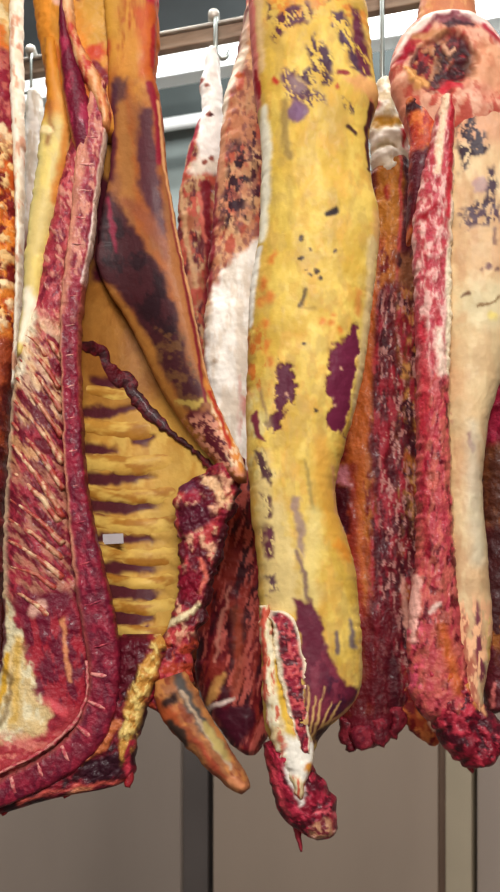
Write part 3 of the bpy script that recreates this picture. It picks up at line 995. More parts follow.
def pe(P):
    P.n('#dcbf68', 26, 34, .5, .2, seed=201)
    P.n('#c4a044', 20, 40, .55, .15, seed=202, a=.8)
    P.n('#d0a050', 9, 16, .62, .1, seed=203, a=.5)
    P.g([(270, -200), (330, -200), (328, 20), (310, 30), (280, 20), (272, 0)], '#cf9038', 8, wp=4, seed=204)
    P.n('#c8742e', 8, 8, .62, .08, m=P.yb(5, 40), seed=205, a=.7)
    P.g([(264, 130), (300, 130), (296, 330), (270, 330)], '#c9ab50', 16, a=.6)
    P.n('#b6985a', 10, 20, .6, .1, a=.4, seed=206)
    # pale edge at left, pink above
    P.l([(249, -100), (251, 0), (254, 60), (257, 112)], '#c8756a', [4, 4, 4, 3], 2, wp=1)
    P.l([(258, -100), (259, 20), (262, 80)], '#d0b080', 3, 3)
    P.l([(255, 78), (257, 92), (259, 104)], '#9c1a2a', [1, 2.6, 1.5], 1)
    P.l([(273, 94), (275, 98)], '#b84030', 2.6, 2)
    P.l([(263, 118), (266, 150), (265, 200), (262, 245)], '#e8e2cc', [3, 5, 5, 3], 3, wp=1)
    P.l([(258, 255), (252, 290), (250, 330)], '#ece6d8', [3, 4, 2], 2, wp=1)
    for (x, y, r) in [(272, 266, 3.5), (264, 290, 4.5), (268, 305, 5), (260, 308, 3), (266, 330, 3.5), (258, 342, 3), (266, 352, 3.5), (270, 366, 3)]:
        P.l([(x, y), (x - 1, y + 5)], '#c8682e', r * .8, 3.5, a=.75, wp=2)
    # dark patches at the top
    def blot(pts, c='#5c3444', thr=.42, sd=1, sx=6, ang=-35, sf=.07):
        mk = P.mpoly(pts, 3, wp=3, seed=sd)
        P.n(c, sx * .6, sx * 1.6, thr, sf, m=mk, seed=sd + 40, ang=ang, h=-.0015)
    blot([(274, 36), (290, 28), (304, 24), (308, 36), (300, 46), (284, 50), (276, 62), (271, 52)], '#5e3040', .36, 211)
    blot([(266, 16), (272, 14), (273, 34), (267, 36)], '#6a4a40', .45, 212)
    blot([(325, -10), (332, -10), (330, 20), (326, 26)], '#5e3440', .3, 213)
    blot([(343, -20), (358, -20), (356, 8), (348, 18), (343, 10)], '#5a2a3c', .32, 214)
    blot([(346, 22), (355, 24), (362, 42), (365, 62), (370, 88), (362, 92), (354, 80), (350, 55)], '#682a40', .2, 215)
    blot([(328, 34), (342, 34), (346, 50), (356, 70), (360, 84), (348, 84), (338, 66), (330, 52)], '#55384c', .36, 216)
    blot([(312, 56), (322, 62), (332, 80), (332, 92), (326, 106), (308, 106), (296, 96), (310, 84), (304, 70)], '#4e2c40', .38, 217)
    blot([(282, 88), (294, 90), (300, 100), (312, 104), (300, 118), (286, 116), (284, 100)], '#6a4452', .4, 218)
    P.g([(286, 92), (298, 94), (304, 110), (290, 112)], '#b09a94', 4, a=.4)
    P.l([(337, 92), (344, 91)], '#8a3030', 2.5, 1.5)
    P.dots([(335, 105, 2.2), (370, 112, 3)], '#a84a34', 1.5)
    P.g([(340, 94), (372, 90), (378, 102), (370, 112), (350, 104)], '#cf9268', 4, a=.7)
    # stamp, dark stroke, specks
    P.l([(296, 129)], '#74506a', 10, 2.5, a=.95, wp=1.5)
    P.l([(296, 129)], '#8a6a8c', 6, 4, a=.6, wp=2)
    blot([(290, 112), (305, 110), (318, 112), (326, 122), (312, 126), (304, 122)], '#5c3c4c', .46, 219, 4)
    blot([(340, 118), (352, 118), (350, 128), (342, 128)], '#6a5048', .4, 220, 4)
    P.l([(282, 118), (284, 145), (287, 172)], '#8c7448', [3, 4.5, 4], 3, a=.75, wp=2)
    P.l([(289, 190), (290, 235)], '#b0944e', 2.5, 3, a=.5)
    P.l([(345, 142), (352, 147)], '#4e2c28', 2.2, 1.3, wp=1)
    P.l([(325, 228), (333, 226)], '#2e1a1c', [2.6, 3.6], 1.3, wp=1)
    P.dots([(299, 251, 2.6), (299, 271, 2.4), (314, 284, 3.2), (318, 291, 2.4), (308, 288, 1.8), (332, 264, 1.8), (308, 263, 1.3), (304, 283, 1), (302, 355, 2), (314, 418, 2)], '#4c3828')
    P.l([(304, 301), (301, 310), (298, 318)], '#5a4630', 1.9, 1.4, a=.9, wp=1)
    P.l([(302, 318), (312, 320)], '#a88a44', 1.4, 1.4, a=.7)
    # right edge: paler, orange rub, dark rim
    P.l([(371, 250), (368, 300), (363, 345), (356, 400), (352, 430)], '#d8c08c', [6, 5, 4, 4, 3], 3, wp=1.5)
    P.l([(356, 300), (354, 322)], '#c87a3c', 2.2, 3, a=.8)
    P.l([(375, 220), (377, 245)], '#d6a878', 4, 4, a=.7)
    P.l([(370, 115), (365, 138), (367, 178)], '#4c1a20', [3, 2.5, 2], 1.2, wp=1)
    P.dots([(320, 332, 3), (328, 334, 3), (337, 340, 3), (331, 326, 2)], '#cb7430', 2.5, .8)
    # purple patches where the fat is torn
    hq = dict(h=-.004)
    P.g([(348, 336), (355, 330), (357, 352), (353, 372), (350, 400), (346, 424), (343, 440), (334, 436), (325, 432), (323, 422), (330, 410), (324, 402), (325, 386), (328, 372), (327, 362),
         (334, 352), (342, 350)], '#6e2240', 1.6, wp=2.5, ws=6, seed=221, **hq)
    P.g([(279, 370), (284, 376), (287, 368), (292, 378), (295, 404), (292, 414), (286, 404), (284, 420), (280, 438), (272, 440), (264, 430), (270, 424), (276, 416), (274, 398)], '#5e2038', 1.6, wp=3, ws=5, seed=222, **hq)
    P.dots([(338, 376, 1.6), (286, 402, 1.6), (333, 412, 1.4), (330, 405, 1)], '#c89a80', 1.4)
    P.l([(258, 392), (264, 415), (270, 432)], '#8a6a58', [1, 2, 2], 2, a=.7)
    P.n('#c77a36', 6, 10, .62, .08, m=P.yb(335, 400) * sstep(275, 262, P.x), seed=223)
    # lower belly
    P.n('#d8c890', 10, 20, .5, .14, m=P.yb(400, 480) * sstep(275, 255, P.x), seed=224)
    P.l([(253, 420), (258, 440), (264, 446)], '#7c3444', [3, 3, 1], 1.5, wp=2)
    P.l([(304, 468), (308, 495), (312, 518)], '#a0894c', [1, 2.2, 1.5], 2, a=.9)
    P.l([(318, 450), (322, 490), (332, 530), (346, 552)], '#d09c44', [7, 9, 9, 6], 7, a=.7)
    P.g([(336, 540), (350, 552), (350, 566), (340, 560), (330, 548)], '#cf8a30', 4, a=.8)
    P.l([(332, 470), (335, 510), (345, 535)], '#cc9866', 1.6, 2)
    P.l([(312, 520), (310, 550), (306, 580), (310, 600)], '#d9c684', 8, 6, a=.7)
    P.g([(256, 455), (268, 458), (282, 520), (292, 556), (300, 600), (280, 622), (262, 610)], '#d6c08a', 6, wp=4, a=.8)
    blot([(254, 452), (262, 455), (272, 480), (268, 492), (260, 476)], '#5c3c40', .34, 225, 5, -20)
    blot([(258, 498), (268, 500), (270, 520), (264, 522)], '#6a4644', .36, 226, 5, -20)
    blot([(262, 530), (272, 534), (274, 560), (266, 562)], '#6a3846', .3, 227, 5, -10)
    blot([(264, 574), (276, 574), (278, 592), (268, 594)], '#6a4c54', .34, 228, 5, -10)
    P.g([(288, 500), (298, 500), (302, 530), (302, 560), (296, 556), (292, 530)], '#8f7676', 3, a=.8, wp=3)
    P.l([(296, 555), (302, 575), (306, 600)], '#7a5c56', [2, 2.5, 2], 2, a=.9)
    # purple muscle of the shoulder
    P.g([(290, 600), (304, 603), (311, 600), (318, 622), (324, 645), (332, 668), (344, 684), (357, 690), (355, 704), (340, 716), (322, 724), (312, 742), (300, 742), (302, 690), (300, 640)], '#682038', 2.5, wp=2.5, seed=230)
    P.n('#8a3a4c', 9, 18, .58, .12, m=P.mpoly([(300, 610), (320, 640), (345, 690), (310, 720)], 4), seed=231, a=.6)
    P.n('#4c1a34', 8, 10, .55, .12, m=P.mpoly([(325, 672), (357, 690), (348, 712), (322, 715)], 4), seed=232)
    P.l([(333, 632), (335, 652)], '#6a5860', [2, 3.4], 2, a=.9)
    P.l([(348, 622), (351, 645)], '#6e606a', [2, 3.4], 2.5, a=.9)
    P.l([(360, 690), (352, 704), (338, 714), (324, 722), (316, 738)], '#cf9a68', 1.7, 1.2, wp=1)
    for (x0, y0, x1, y1) in [(322, 686, 309, 740), (313, 694, 306, 742), (329, 700, 312, 738), (306, 684, 304, 735), (338, 700, 316, 734), (301, 690, 302, 735)]:
        P.l([(x0, y0), ((x0 + x1) / 2, (y0 + y1) / 2 + 2), (x1, y1)], '#cfa870', [.6, 1.1, 1.8], 1, wp=1.2, seed=int(x0))
    P.g([(312, 738), (318, 728), (330, 720), (326, 736), (318, 750)], '#4a2026', 2)
    P.l([(360, 640), (360, 690)], '#cdb070', 2.5, 2)


loft('fat_cover', E, YE, '#d0b058', pe, rows=[(-230, 290, 320), (-180, 268, 342), (-120, 254, 356), (-60, 248, 362), (0, 248, 365), (30, 250, 369), (60, 252, 372), (90, 254, 376), (105, 256, 378),
     (120, 258, 372), (140, 261, 369), (160, 262, 369), (180, 261, 371), (210, 260, 378), (235, 259, 380), (260, 255, 377.5), (290, 250, 373.5), (330, 248, 369), (370, 247, 364), (400, 246, 357), (430, 246, 349.5),
     (460, 247, 341), (480, 249, 336), (510, 251, 337), (535, 254, 345), (560, 257, 353), (600, 259, 358), (640, 261, 361.5), (675, 262, 362), (695, 262, 358), (710, 263, 348), (722, 264, 334), (735, 268, 322, .02),
     (748, 274, 317, .04), (758, 284, 312, .05)], front=.10, back=.11, ragged=.7, rseed=31, p=2.3, lump=.0035, lumps=(24, 40), mat=FAT)


def psc(P):
    P.n('#c85a5c', 4, 5, .55, .1, seed=241, h=.003)
    P.n('#5e1024', 5, 6, .62, .08, seed=242)
    P.put(sstep(.5, .8, np.abs(P.u)), '#e4d6bc', .003)
    P.put(sstep(.05, .0, P.t), '#e4d6bc')


loft('shoulder_cut', E, YE, '#94203a', psc, path=[(268, 614, 4), (282, 622, 11), (288, 648, 15), (292, 680, 14), (297, 706, 11), (301, 734, 7), (304, 752, 3)], front=.026, back=.03, dc=-.074, p=3, ragged=1.6,
     rseed=33, cap0=6, mat=MEAT)


def pfe(P):
    P.n('#e8ddc0', 5, 16, .5, .14, seed=251)
    P.n('#c86a52', 4, 12, .62, .08, seed=252)
    P.l([(276, 660), (282, 700), (290, 735), (296, 760)], '#d6b24c', [3, 4, 4, 3], 2, wp=1)
    P.l([(262, 610), (264, 690), (265, 740)], '#c85a48', 2, 2, wp=1.5)
    P.g([(282, 735), (308, 735), (318, 765), (300, 775), (284, 768)], '#e9e2d6', 4, wp=3)
    P.dots([(308, 764, 5)], '#cf9040', 2)
    P.dots([(279, 736, 3)], '#b8604a', 2)


loft('fat_seam', E, YE, '#d8c298', pfe, path=[(264, 606, 4), (267, 640, 7), (272, 685, 9), (280, 720, 14), (293, 745, 18), (298, 764, 14), (298, 782, 7), (297, 796, 3)], front=.034, back=.06, dc=-.066, ragged=2.0,
     rseed=35, lump=.004, cap1=10, mat=FAT)


def pnk(P):
    P.n('#b8364e', 5, 10, .55, .1, seed=261, ang=-25, h=.004)
    P.n('#5a0c22', 6, 9, .6, .08, seed=262, ang=-25, h=-.003)
    P.l([(288, 766), (296, 782), (300, 800)], '#e2dad2', [6, 6, 2], 2.5, wp=2)
    P.l([(268, 760), (278, 785), (288, 812)], '#c04a56', 2, 2, wp=2)
    P.g([(302, 778), (316, 778), (324, 788), (306, 788)], '#5c0e24', 3)
    P.g([(306, 822), (320, 814), (330, 818), (330, 832), (312, 836)], '#b8886a', 3, wp=3)
    P.n('#7a3038', 4, 4, .55, .1, m=P.mpoly([(306, 822), (320, 814), (330, 818), (330, 832), (312, 836)], 3), seed=263)
    P.dots([(333, 828, 2.4), (312, 832, 1.8)], '#e0b0a0', 1.2)
    P.l([(314, 808), (328, 806), (338, 818)], '#d0606a', 1.6, 1.4, wp=2)


loft('neck', E, YE, '#8a1832', pnk, path=[(276, 738, 14), (284, 758, 20), (294, 780, 24), (306, 800, 27), (316, 816, 24), (322, 830, 16), (324, 838, 8)], front=.075, back=.07, dc=-.005, ragged=2.0,
     rseed=37, lump=.006, lumps=(11, 16), cap0=14, cap1=10, mat=MEAT)
loft('meat_scrap', E, YE, '#a03040', None, path=[(294, 810, 6), (297, 826, 4), (299, 840, 2.5), (301, 852, 1)], front=.015, back=.015, ragged=1, rseed=38, cap1=3, mat=MEAT)

# ------------------------------------------------------------------ side 6: behind, between the yellow side and the right one
YF = 3.26
G6 = side(372, 748, YF, 'dark red side with knobbly white leg joint, between the yellow and right sides')


def pf(P):
    P.n('#c07a3a', 8, 26, .5, .12, seed=271)
    P.n('#7c2420', 8, 20, .58, .1, seed=272)
    P.g([(396, 165), (420, 150), (425, 270), (414, 275), (396, 260)], '#5a0e22', 4, seed=273)  # dark maroon cavity strip, with the shadow of the gap painted into its colour
    P.g([(374, 165), (398, 162), (400, 220), (390, 245), (374, 240)], '#c08036', 5)
    P.l([(384, 198), (385, 206)], '#a83a2c', 2.5, 2.5)
    P.l([(397, 160), (398, 220), (394, 270), (391, 320), (388, 420)], '#c0524c', 1.5, 1.5, wp=1)
    P.g([(394, 262), (416, 258), (418, 420), (392, 420)], '#8e5a3e', 5, seed=274)
    P.n('#4a2030', 8, 14, .5, .1, m=P.mpoly([(394, 262), (416, 258), (418, 700), (392, 700)], 4), seed=275)
    P.n('#d0985a', 7, 9, .6, .08, m=P.mpoly([(394, 290), (416, 290), (418, 540), (396, 540)], 4), seed=276)
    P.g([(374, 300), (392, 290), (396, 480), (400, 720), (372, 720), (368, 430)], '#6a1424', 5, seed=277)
    lw = P.yb(300, 760)
    P.n('#a83040', 5, 22, .55, .14, m=lw * sstep(362, 372, P.x), seed=278, h=.003)
    P.n('#4c1022', 7, 20, .58, .12, m=lw * sstep(358, 372, P.x), seed=279, a=.8)
    P.n('#d09890', 2.5, 8, .7, .06, m=lw * sstep(372, 380, P.x), seed=280, a=.8)
    # smooth orange-brown outer band
    P.l([(368, 300), (362, 360), (357, 430), (353, 480), (352, 540), (356, 600)], '#c26c34', [6, 8, 9, 9, 9, 6], 4, wp=1)
    P.l([(350, 470), (350, 560), (362, 640)], '#9c3a28', [4, 6, 4], 4)
    P.g([(334, 470), (348, 470), (346, 490), (336, 488)], '#c8808a', 3)
    P.g([(332, 490), (346, 490), (346, 535), (334, 530)], '#581022', 3)
    P.g([(330, 640), (390, 600), (400, 700), (385, 760), (330, 760)], '#6c1424', 8, wp=4, a=.8)
    P.l([(390, 660), (392, 700)], '#481024', 6, 4, a=.7)
    P.l([(400, 580), (402, 610), (406, 640)], '#dca090', [3, 4, 3], 2, wp=2)
    P.g([(330, 715), (385, 715), (385, 755), (330, 755)], '#7c1c30', 5)


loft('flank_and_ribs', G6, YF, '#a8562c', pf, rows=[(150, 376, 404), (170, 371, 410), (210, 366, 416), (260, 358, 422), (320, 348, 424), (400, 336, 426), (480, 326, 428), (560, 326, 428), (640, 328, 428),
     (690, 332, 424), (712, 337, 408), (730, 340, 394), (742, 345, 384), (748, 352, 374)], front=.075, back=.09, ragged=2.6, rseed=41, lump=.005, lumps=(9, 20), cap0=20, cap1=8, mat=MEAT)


def pfj(P):
    P.n('#d8c8a8', 6, 7, .55, .12, seed=283)
    P.l([(374, 131), (388, 133), (398, 130)], '#c99a3e', [4, 6, 4], 3, wp=2, h=-.004)
    P.l([(374, 148), (390, 146), (406, 142)], '#f2ece2', 5, 3, wp=1.5, h=.008)
    P.l([(376, 156), (392, 156)], '#a89878', 2, 2, h=-.004)
    P.l([(374, 164), (390, 162)], '#efe8dc', 4, 2, wp=1, h=.006)
    P.l([(400, 140), (402, 155)], '#b83038', 2.4, 1.5)
    P.l([(405, 150), (406, 158)], '#e8c8c0', 2.4, 1.2)
    P.dots([(374, 116, 4)], '#c86a5a', 3)


loft('leg_joint', G6, YF, '#f0e9da', pfj, rows=[(84, 378, 386), (92, 373, 392), (104, 370, 399), (118, 369, 400), (130, 368, 402), (140, 368, 407), (152, 369, 409), (162, 370, 408), (172, 372, 402), (184, 378, 396)], front=.06, back=.06, dc=-.015,
     ragged=1.2, rseed=43, lump=.006, lumps=(9, 9), cap0=8, cap1=8, mat=BONE)
loft('knuckle', G6, YF, '#efe9e0', None, path=[(388, 88, 3), (392, 92, 5.5), (396, 96, 3)], front=.022, back=.02, dc=-.055, ragged=.3, cap0=4, cap1=4, mat=BONE)


for k, pp in enumerate([[(347, 716, 9, -.005), (346, 732, 9), (349, 744, 7), (346, 750, 3)], [(360, 722, 11, -.025), (362, 736, 12, -.025), (366, 747, 7, -.02)],
                        [(376, 716, 11, -.03), (378, 732, 11, -.03), (374, 743, 6, -.03)], [(392, 704, 9, -.02), (394, 722, 8, -.02), (390, 737, 4, -.02)]]):
    loft('meat_scrap', G6, YF, ['#741a2c', '#84203a', '#6a1428'][k % 3], lambda P: P.n('#a03444', 4, 6, .56, .12, seed=288), path=pp, front=.025, back=.03, dc=-.035, ragged=2.6, rseed=300 + k,
         cap0=8, cap1=4, lump=.004, lumps=(6, 8), mat=MEAT)


def pfo(P):
    P.n('#d8824a', 6, 9, .52, .12, seed=286)
    P.n('#8c2426', 6, 9, .6, .1, seed=287)
    P.l([(426, 716), (430, 728)], '#e2b8a0', 2, 1.2)


loft('fat_scrap', G6, YF, '#b85230', pfo, path=[(402, 680, 12), (408, 705, 15), (418, 720, 13), (428, 734, 9), (436, 743, 4)], front=.04, back=.03, dc=-.03, ragged=1.6, rseed=44, cap0=10, cap1=6, lump=.004, mat=FAT)

# ------------------------------------------------------------------ side 7: right, with the round cut leg on top
YG = 2.96
H = side(460, 770, YG, 'pale fatted side with round cut leg on top, at the right')


def pgl(P):
    P.n('#d0a070', 12, 30, .5, .14, seed=291)
    P.l([(420, -60), (418, 10), (412, 30)], '#8a4038', 2.5, 2)
    P.l([(474, -60), (475, 20)], '#9a8068', 3, 3)
    P.n('#b87a58', 8, 20, .62, .1, seed=292)


loft('shank', H, YG, '#c08d5e', pgl, rows=[(-160, 430, 466), (-100, 426, 472), (0, 420.5, 475), (20, 416, 478), (50, 412, 482)], front=.06, back=.07, dc=.01, ragged=.6, rseed=46, mat=FAT)


def phd(P):
    P.n('#dba890', 10, 12, .5, .14, seed=301)
    P.n('#b85a4c', 8, 12, .62, .1, seed=302)
    P.l([(394, 66), (408, 48), (426, 34), (446, 28), (466, 34), (484, 46), (500, 62)], '#e0c4ba', [4, 5, 6, 7, 6, 5, 4], 3, wp=3, h=.006)
    P.l([(398, 72), (410, 56), (424, 44)], '#a02038', [4, 5, 3], 2.5, wp=2, h=-.003)
    P.l([(478, 46), (486, 50), (494, 56)], '#a83040', [3, 4, 3], 2.5, wp=2)
    P.l([(430, 40), (446, 38), (462, 42)], '#8c5058', [4, 6, 4], 3, wp=3)
    P.l([(438, 46), (450, 42), (464, 46)], '#4a2832', 3, 2.5, wp=3)
    P.l([(412, 52), (424, 52), (440, 54)], '#c08a64', 4, 3, wp=2)
    P.g([(410, 62), (428, 58), (446, 54), (462, 58), (470, 72), (468, 88), (456, 96), (440, 106), (424, 104), (410, 94), (406, 78)], '#4c1420', 4, wp=4, seed=303, h=-.016)
    P.n('#8c2a30', 5, 6, .55, .1, seed=304, m=P.mpoly([(410, 62), (446, 54), (470, 72), (456, 96), (424, 104), (406, 78)], 5))
    P.n('#c8906a', 6, 9, .62, .1, seed=305, a=.7, m=P.mpoly([(404, 62), (440, 56), (448, 72), (440, 90), (424, 104), (404, 96)], 6), h=.004)
    P.n('#2c0c14', 8, 8, .52, .12, seed=306, a=.8, m=P.mpoly([(432, 66), (462, 62), (468, 80), (456, 94), (430, 98)], 4), h=-.004)
    P.l([(438, 64), (444, 72), (450, 66)], '#c89a80', 2, 1.3, wp=2, h=.004)
    P.l([(406, 80), (412, 92), (420, 100)], '#cf9a60', [3, 5, 4], 2.5, wp=3, h=.005)
    P.g([(470, 60), (500, 58), (500, 112), (462, 100)], '#cf9a76', 8, a=.7)
    P.l([(436, 108), (444, 102), (456, 104)], '#b83440', [3, 4, 2], 2, wp=2)


loft('round', H, YG, '#cc8a72', phd, rows=[(22, 424, 474), (28, 412, 484), (38, 402, 494), (52, 394, 504), (70, 390, 511), (90, 391, 516), (108, 398, 520), (122, 404, 522), (150, 412, 524)], front=.10, back=.10, dc=.0,
     ragged=1.2, rseed=48, lump=.004, cap0=14, cap1=42, mat=FAT)


def pgb(P):
    P.n('#d6bd96', 20, 30, .5, .16, seed=311)
    P.n('#c09672', 12, 30, .6, .12, a=.5, seed=312)
    P.g([(440, 90), (525, 90), (525, 150), (470, 160), (444, 150)], '#cd9a7c', 12, a=.8)
    blk = P.mpoly([(452, 122), (462, 118), (470, 132), (482, 150), (480, 170), (466, 172), (456, 184), (452, 165)], 3, wp=3)
    P.n('#40303a', 4, 8, .40, .07, m=blk, seed=313)
    P.dots([(474, 198, 8)], '#9c7a8c', 2.5, .6)
    P.dots([(474, 198, 5)], '#b8a096', 2.5, .5)
    b2 = P.mpoly([(480, 178), (490, 180), (492, 200), (486, 222), (470, 228), (456, 226), (466, 214), (478, 210)], 3, wp=3)
    P.n('#52404a', 4, 8, .42, .07, m=b2, seed=314)
    P.n('#5c4450', 4, 7, .5, .06, m=P.mpoly([(452, 222), (490, 218), (492, 236), (460, 238)], 4), seed=315)
    P.l([(489, 240), (488, 254)], '#8a6a5c', 1.8, 1.6)
    P.dots([(482, 277, 3), (490, 279, 2), (476, 280, 1.5)], '#7c5a58', 2)
    P.dots([(498, 127, 5)], '#eee8e2', 2)
    P.l([(502, 150), (500, 190)], '#a8622e', 4, 4, a=.7)
    P.g([(454, 296), (500, 292), (500, 330), (480, 336), (456, 330)], '#cfc4a0', 8, wp=5, a=.7)
    P.l([(470, 317), (482, 314), (494, 306)], '#8a6a44', 1.3, 1.3, wp=2)
    P.l([(458, 304), (462, 302)], '#7a5a44', 1.8, 1.4)
    P.dots([(486, 325, 4)], '#dcc878', 3)
    P.g([(445, 370), (462, 380), (460, 400), (448, 410)], '#cf9c78', 8, a=.7)
    P.g([(446, 330), (500, 330), (492, 420), (470, 440), (446, 440)], '#cdb48c', 10, a=.5)
    P.l([(462, 440), (466, 455)], '#8c4a44', [2, 2.4], 2, wp=2)
    P.l([(466, 430), (468, 480), (472, 560)], '#c8c0ac', [5, 8, 8], 7, a=.6)
    P.n('#a04850', 5, 8, .66, .06, m=P.yb(380, 460) * sstep(452, 440, P.x), seed=316)
    P.l([(470, 604), (472, 640), (476, 676)], '#7c3c4a', [2, 4.5, 5], 2.5, wp=1.5)
    P.l([(484, 620), (486, 660)], '#d0b070', 3, 3)
    P.l([(490, 636), (488, 664)], '#c88a3c', 3, 3, a=.8)
    P.g([(444, 600), (458, 610), (470, 680), (476, 720), (450, 690)], '#a4483c', 5, wp=4, a=.8)
    P.n('#e2b08a', 4, 12, .6, .08, m=P.yb(600, 720), seed=317)
    P.put(sstep(455, 440, P.x) * P.yb(560, 700, 20) * .6, '#a83a30')


loft('fat_cover', H, YG, '#ccab84', pgb, rows=[(96, 440, 520), (112, 436, 524), (150, 434, 526), (200, 434, 526), (260, 436, 524), (320, 438, 516), (360, 440, 505), (390, 440, 497), (420, 440, 488), (450, 440, 484),
     (490, 440, 481), (540, 442, 485), (590, 442, 489), (630, 442, 491), (660, 446, 488), (690, 452, 482), (715, 462, 480), (730, 470, 478)], front=.085, back=.10, ragged=.6, rseed=51, lump=.004, lumps=(22, 34), cap0=18,
     mat=FAT)


def pgs(P):
    up = 1 - sstep(330, 420, P.y)
    P.n('#dcaea6', 5, 10, .42, .18, seed=321, m=up, h=.002)
    P.n('#b03a4c', 4, 12, .6, .12, seed=322, h=-.002, a=.85)
    P.n('#6c1024', 5, 10, .6, .08, seed=323, m=1 - up)
    P.n('#cf7a66', 4, 14, .55, .14, ang=15, seed=324, m=1 - up, h=.002, a=.5)
    P.put(sstep(.55, .9, P.u) * P.yb(100, 330, 20), '#e6d4ba', .003)
    P.put(sstep(.75, 1., P.u) * P.yb(330, 560, 20), '#d8bc98')
    P.l([(440, 115), (434, 150), (430, 190)], '#e4c4a8', [4, 4, 2], 2)
    P.l([(446, 112), (446, 150), (443, 190), (442, 230)], '#b8303e', [3, 3.5, 3.5, 2], 2, wp=1)
    P.l([(418, 420), (420, 500), (422, 560)], '#9c1a34', [2, 2.5, 2], 2, wp=2, a=.7)
    P.l([(416, 330), (418, 380), (418, 440)], '#b83040', [3, 4, 3], 2.5, wp=2.5, a=.75)
    P.l([(432, 340), (434, 380)], '#e4c8b8', 4, 3, wp=2)
    P.l([(420, 230), (428, 222)], '#9c1a2c', 4, 3, wp=2)
    P.l([(443, 262), (444, 310), (442, 380)], '#ebdcc2', [3, 4, 3], 2, wp=1)
    P.n('#d05a70', 4, 10, .6, .08, m=P.yb(620, 690, 8) * sstep(424, 412, P.x), seed=325)
    P.l([(412, 580), (410, 610), (408, 640)], '#e4b0a4', [3, 5, 3], 2.5, wp=2, h=.004)
    P.l([(424, 612), (432, 606)], '#e0c0b4', 2.4, 2, wp=2)
    P.l([(436, 630), (444, 660), (452, 690)], '#c0682c', [5, 6, 4], 5, a=.8)


loft('backbone', H, YG, '#b34c52', pgs, rows=[(108, 434, 450), (130, 430, 450), (160, 424, 450), (190, 416, 449), (225, 410, 449), (260, 411, 448), (320, 412, 447), (400, 413, 446), (480, 413, 448), (560, 412, 452),
     (610, 406, 456), (650, 404, 462), (680, 406, 468), (705, 412, 474), (720, 424, 476)], front=.055, back=.06, dc=-.05, ragged=1.4, rseed=53, lump=.004, lumps=(8, 12), cap1=14, mat=MEAT)


def pgi(P):
    P.n('#a02c28', 7, 14, .55, .12, seed=331)
    P.n('#c8703c', 6, 12, .62, .08, seed=332)
    P.g([(404, 112), (418, 108), (416, 124), (404, 124)], '#3c1420', 3)
    P.g([(408, 160), (430, 158), (414, 225), (404, 230)], '#561022', 4)


loft('aitch_meat', H, YG, '#b04a2c', pgi, rows=[(100, 402, 436), (120, 404, 440), (150, 408, 436), (180, 407, 428), (210, 407, 418, .02), (240, 409, 415, .06)], front=.04, back=.05, dc=-.03, ragged=1.2, rseed=55, cap0=10, mat=MEAT)


def pgn(P):
    P.n('#b83a4c', 6, 12, .55, .1, seed=341, ang=-30, h=.004)
    P.n('#4c0c20', 7, 12, .58, .1, seed=342, ang=-30, h=-.004)
    P.l([(452, 650), (462, 680), (474, 704)], '#cf9450', [4, 4, 3], 2.5, wp=2, h=.003)
    P.l([(438, 660), (446, 690)], '#c0602c', 3.5, 3, wp=2)
    P.dots([(447, 698, 3)], '#e2b09a', 1.6)
    P.l([(462, 660), (470, 690), (478, 712)], '#d8a078', [2, 3, 2], 2, wp=1.5)


loft('neck', H, YG, '#82182e', pgn, path=[(432, 655, 20), (440, 685, 26), (454, 712, 28), (466, 732, 28), (476, 748, 24), (484, 758, 15), (488, 764, 6)], front=.075, back=.07, dc=-.025, ragged=2.4, rseed=57, lump=.007, lumps=(12, 18), cap0=14, cap1=10, mat=MEAT)
loft('neck_stump', H, YG, '#7c1a30', pgn, path=[(464, 708, 12), (478, 722, 15), (490, 736, 15), (498, 746, 10), (502, 751, 4)], front=.06, back=.06, dc=-.035, ragged=2.2, rseed=59, lump=.005,
     lumps=(10, 14), cap0=10, cap1=6, mat=MEAT)
loft('meat_scrap', H, YG, '#a02c3a', None, path=[(456, 744, 7), (464, 758, 6), (469, 768, 3), (470, 772, 1)], front=.02, back=.02, dc=-.03, ragged=1, rseed=58, cap1=3, mat=MEAT)

# ------------------------------------------------------------------ side 8: cut by the right edge
YH = 3.28
J = side(505, 700, YH, 'dark side glimpsed at the right edge, behind the pale one')


def pj(P):
    P.g([(470, 330), (540, 330), (540, 445), (470, 445)], '#8a1638', 5, seed=351)
    P.n('#b03050', 7, 14, .58, .1, m=P.yb(350, 450), seed=352)
    P.g([(470, 448), (540, 448), (540, 530), (470, 530)], '#7c4a2c', 5, seed=353)
    P.n('#5c3020', 8, 18, .55, .12, m=P.yb(450, 640), seed=354)
    P.g([(470, 528), (540, 528), (540, 640), (470, 640)], '#4e2224', 8, seed=355)
    P.n('#a0622c', 7, 10, .6, .1, m=P.yb(615, 670, 6), seed=356)
    P.g([(470, 650), (540, 650), (540, 720), (470, 720)], '#5c1c2c', 6, seed=357, a=.8)
    P.l([(492, 684), (488, 706)], '#c8706c', 1.8, 1.2)


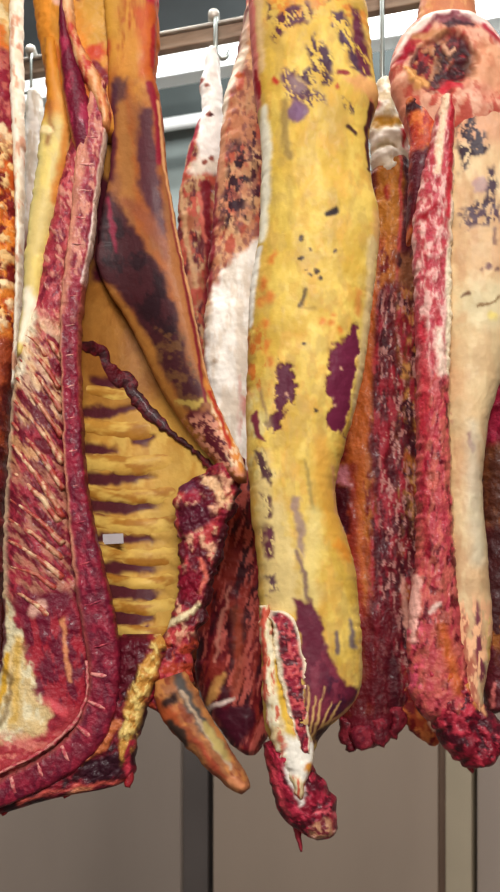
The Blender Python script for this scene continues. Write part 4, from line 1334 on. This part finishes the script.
loft('flank_and_neck', J, YH, '#7c2a24', pj, rows=[(250, 508, 560), (300, 500, 570), (360, 492, 580), (420, 484, 580), (500, 480, 580), (600, 478, 580), (660, 478, 570), (690, 482, 540), (704, 486, 510), (714, 487, 496)],
     front=.06, back=.08, ragged=1.6, rseed=61, lump=.005, cap1=8, mat=MEAT)

# ------------------------------------------------------------------ light
def area(name, loc, target, sx, sy, power, col=(1, 1, 1)):
    l = bpy.data.lights.new(name, 'AREA')
    l.shape = 'RECTANGLE'; l.size = sx; l.size_y = sy
    l.energy = power; l.color = col
    o = bpy.data.objects.new(name, l)
    C.objects.link(o)
    o.location = loc
    d = np.array(target, float) - np.array(loc, float)
    import mathutils
    o.rotation_euler = mathutils.Vector(d).to_track_quat('-Z', 'Y').to_euler()
    return o


area('ceiling_lamp_front', (.15, -1.2, 3.8), (0, 3.0, 1.6), 2.6, .6, 345, (1.0, .97, .92))
area('rear_row_fill', (-.1, 3.12, 3.9), (0, 3.4, 2.2), 3.0, .2, 42, (1.0, .98, .95))  # added fill light above the rear row, brightens its white shanks
area('ceiling_lamp_rear', (.3, 4.1, 3.85), (.1, 4.6, 2.6), 3.0, .4, 75, (.95, 1.0, 1.0))

w = bpy.data.worlds.new('cold_store_air')
bpy.context.scene.world = w
w.use_nodes = True
w.node_tree.nodes['Background'].inputs['Color'].default_value = (1, .97, .93, 1)
w.node_tree.nodes['Background'].inputs['Strength'].default_value = .5

# ------------------------------------------------------------------ camera
cam = bpy.data.cameras.new('camera')
co = bpy.data.objects.new('camera', cam)
C.objects.link(co)
co.location = (0, 0, ZC)
co.rotation_euler = (math.pi / 2, 0, 0)
cam.sensor_fit = 'HORIZONTAL'
cam.sensor_width = 36.0
cam.lens = 36.0 * F / 500.0
cam.shift_y = (HOR - 446.0) / 500.0
cam.dof.use_dof = True
cam.dof.focus_distance = 2.85
cam.dof.aperture_fstop = 6.5
cam.clip_start = .05
sc = bpy.context.scene
sc.camera = co
sc.view_settings.view_transform = 'Standard'
sc.view_settings.look = 'None'
sc.view_settings.exposure = 0.0
sc.view_settings.gamma = 1.0
sc.view_settings.use_curve_mapping = False
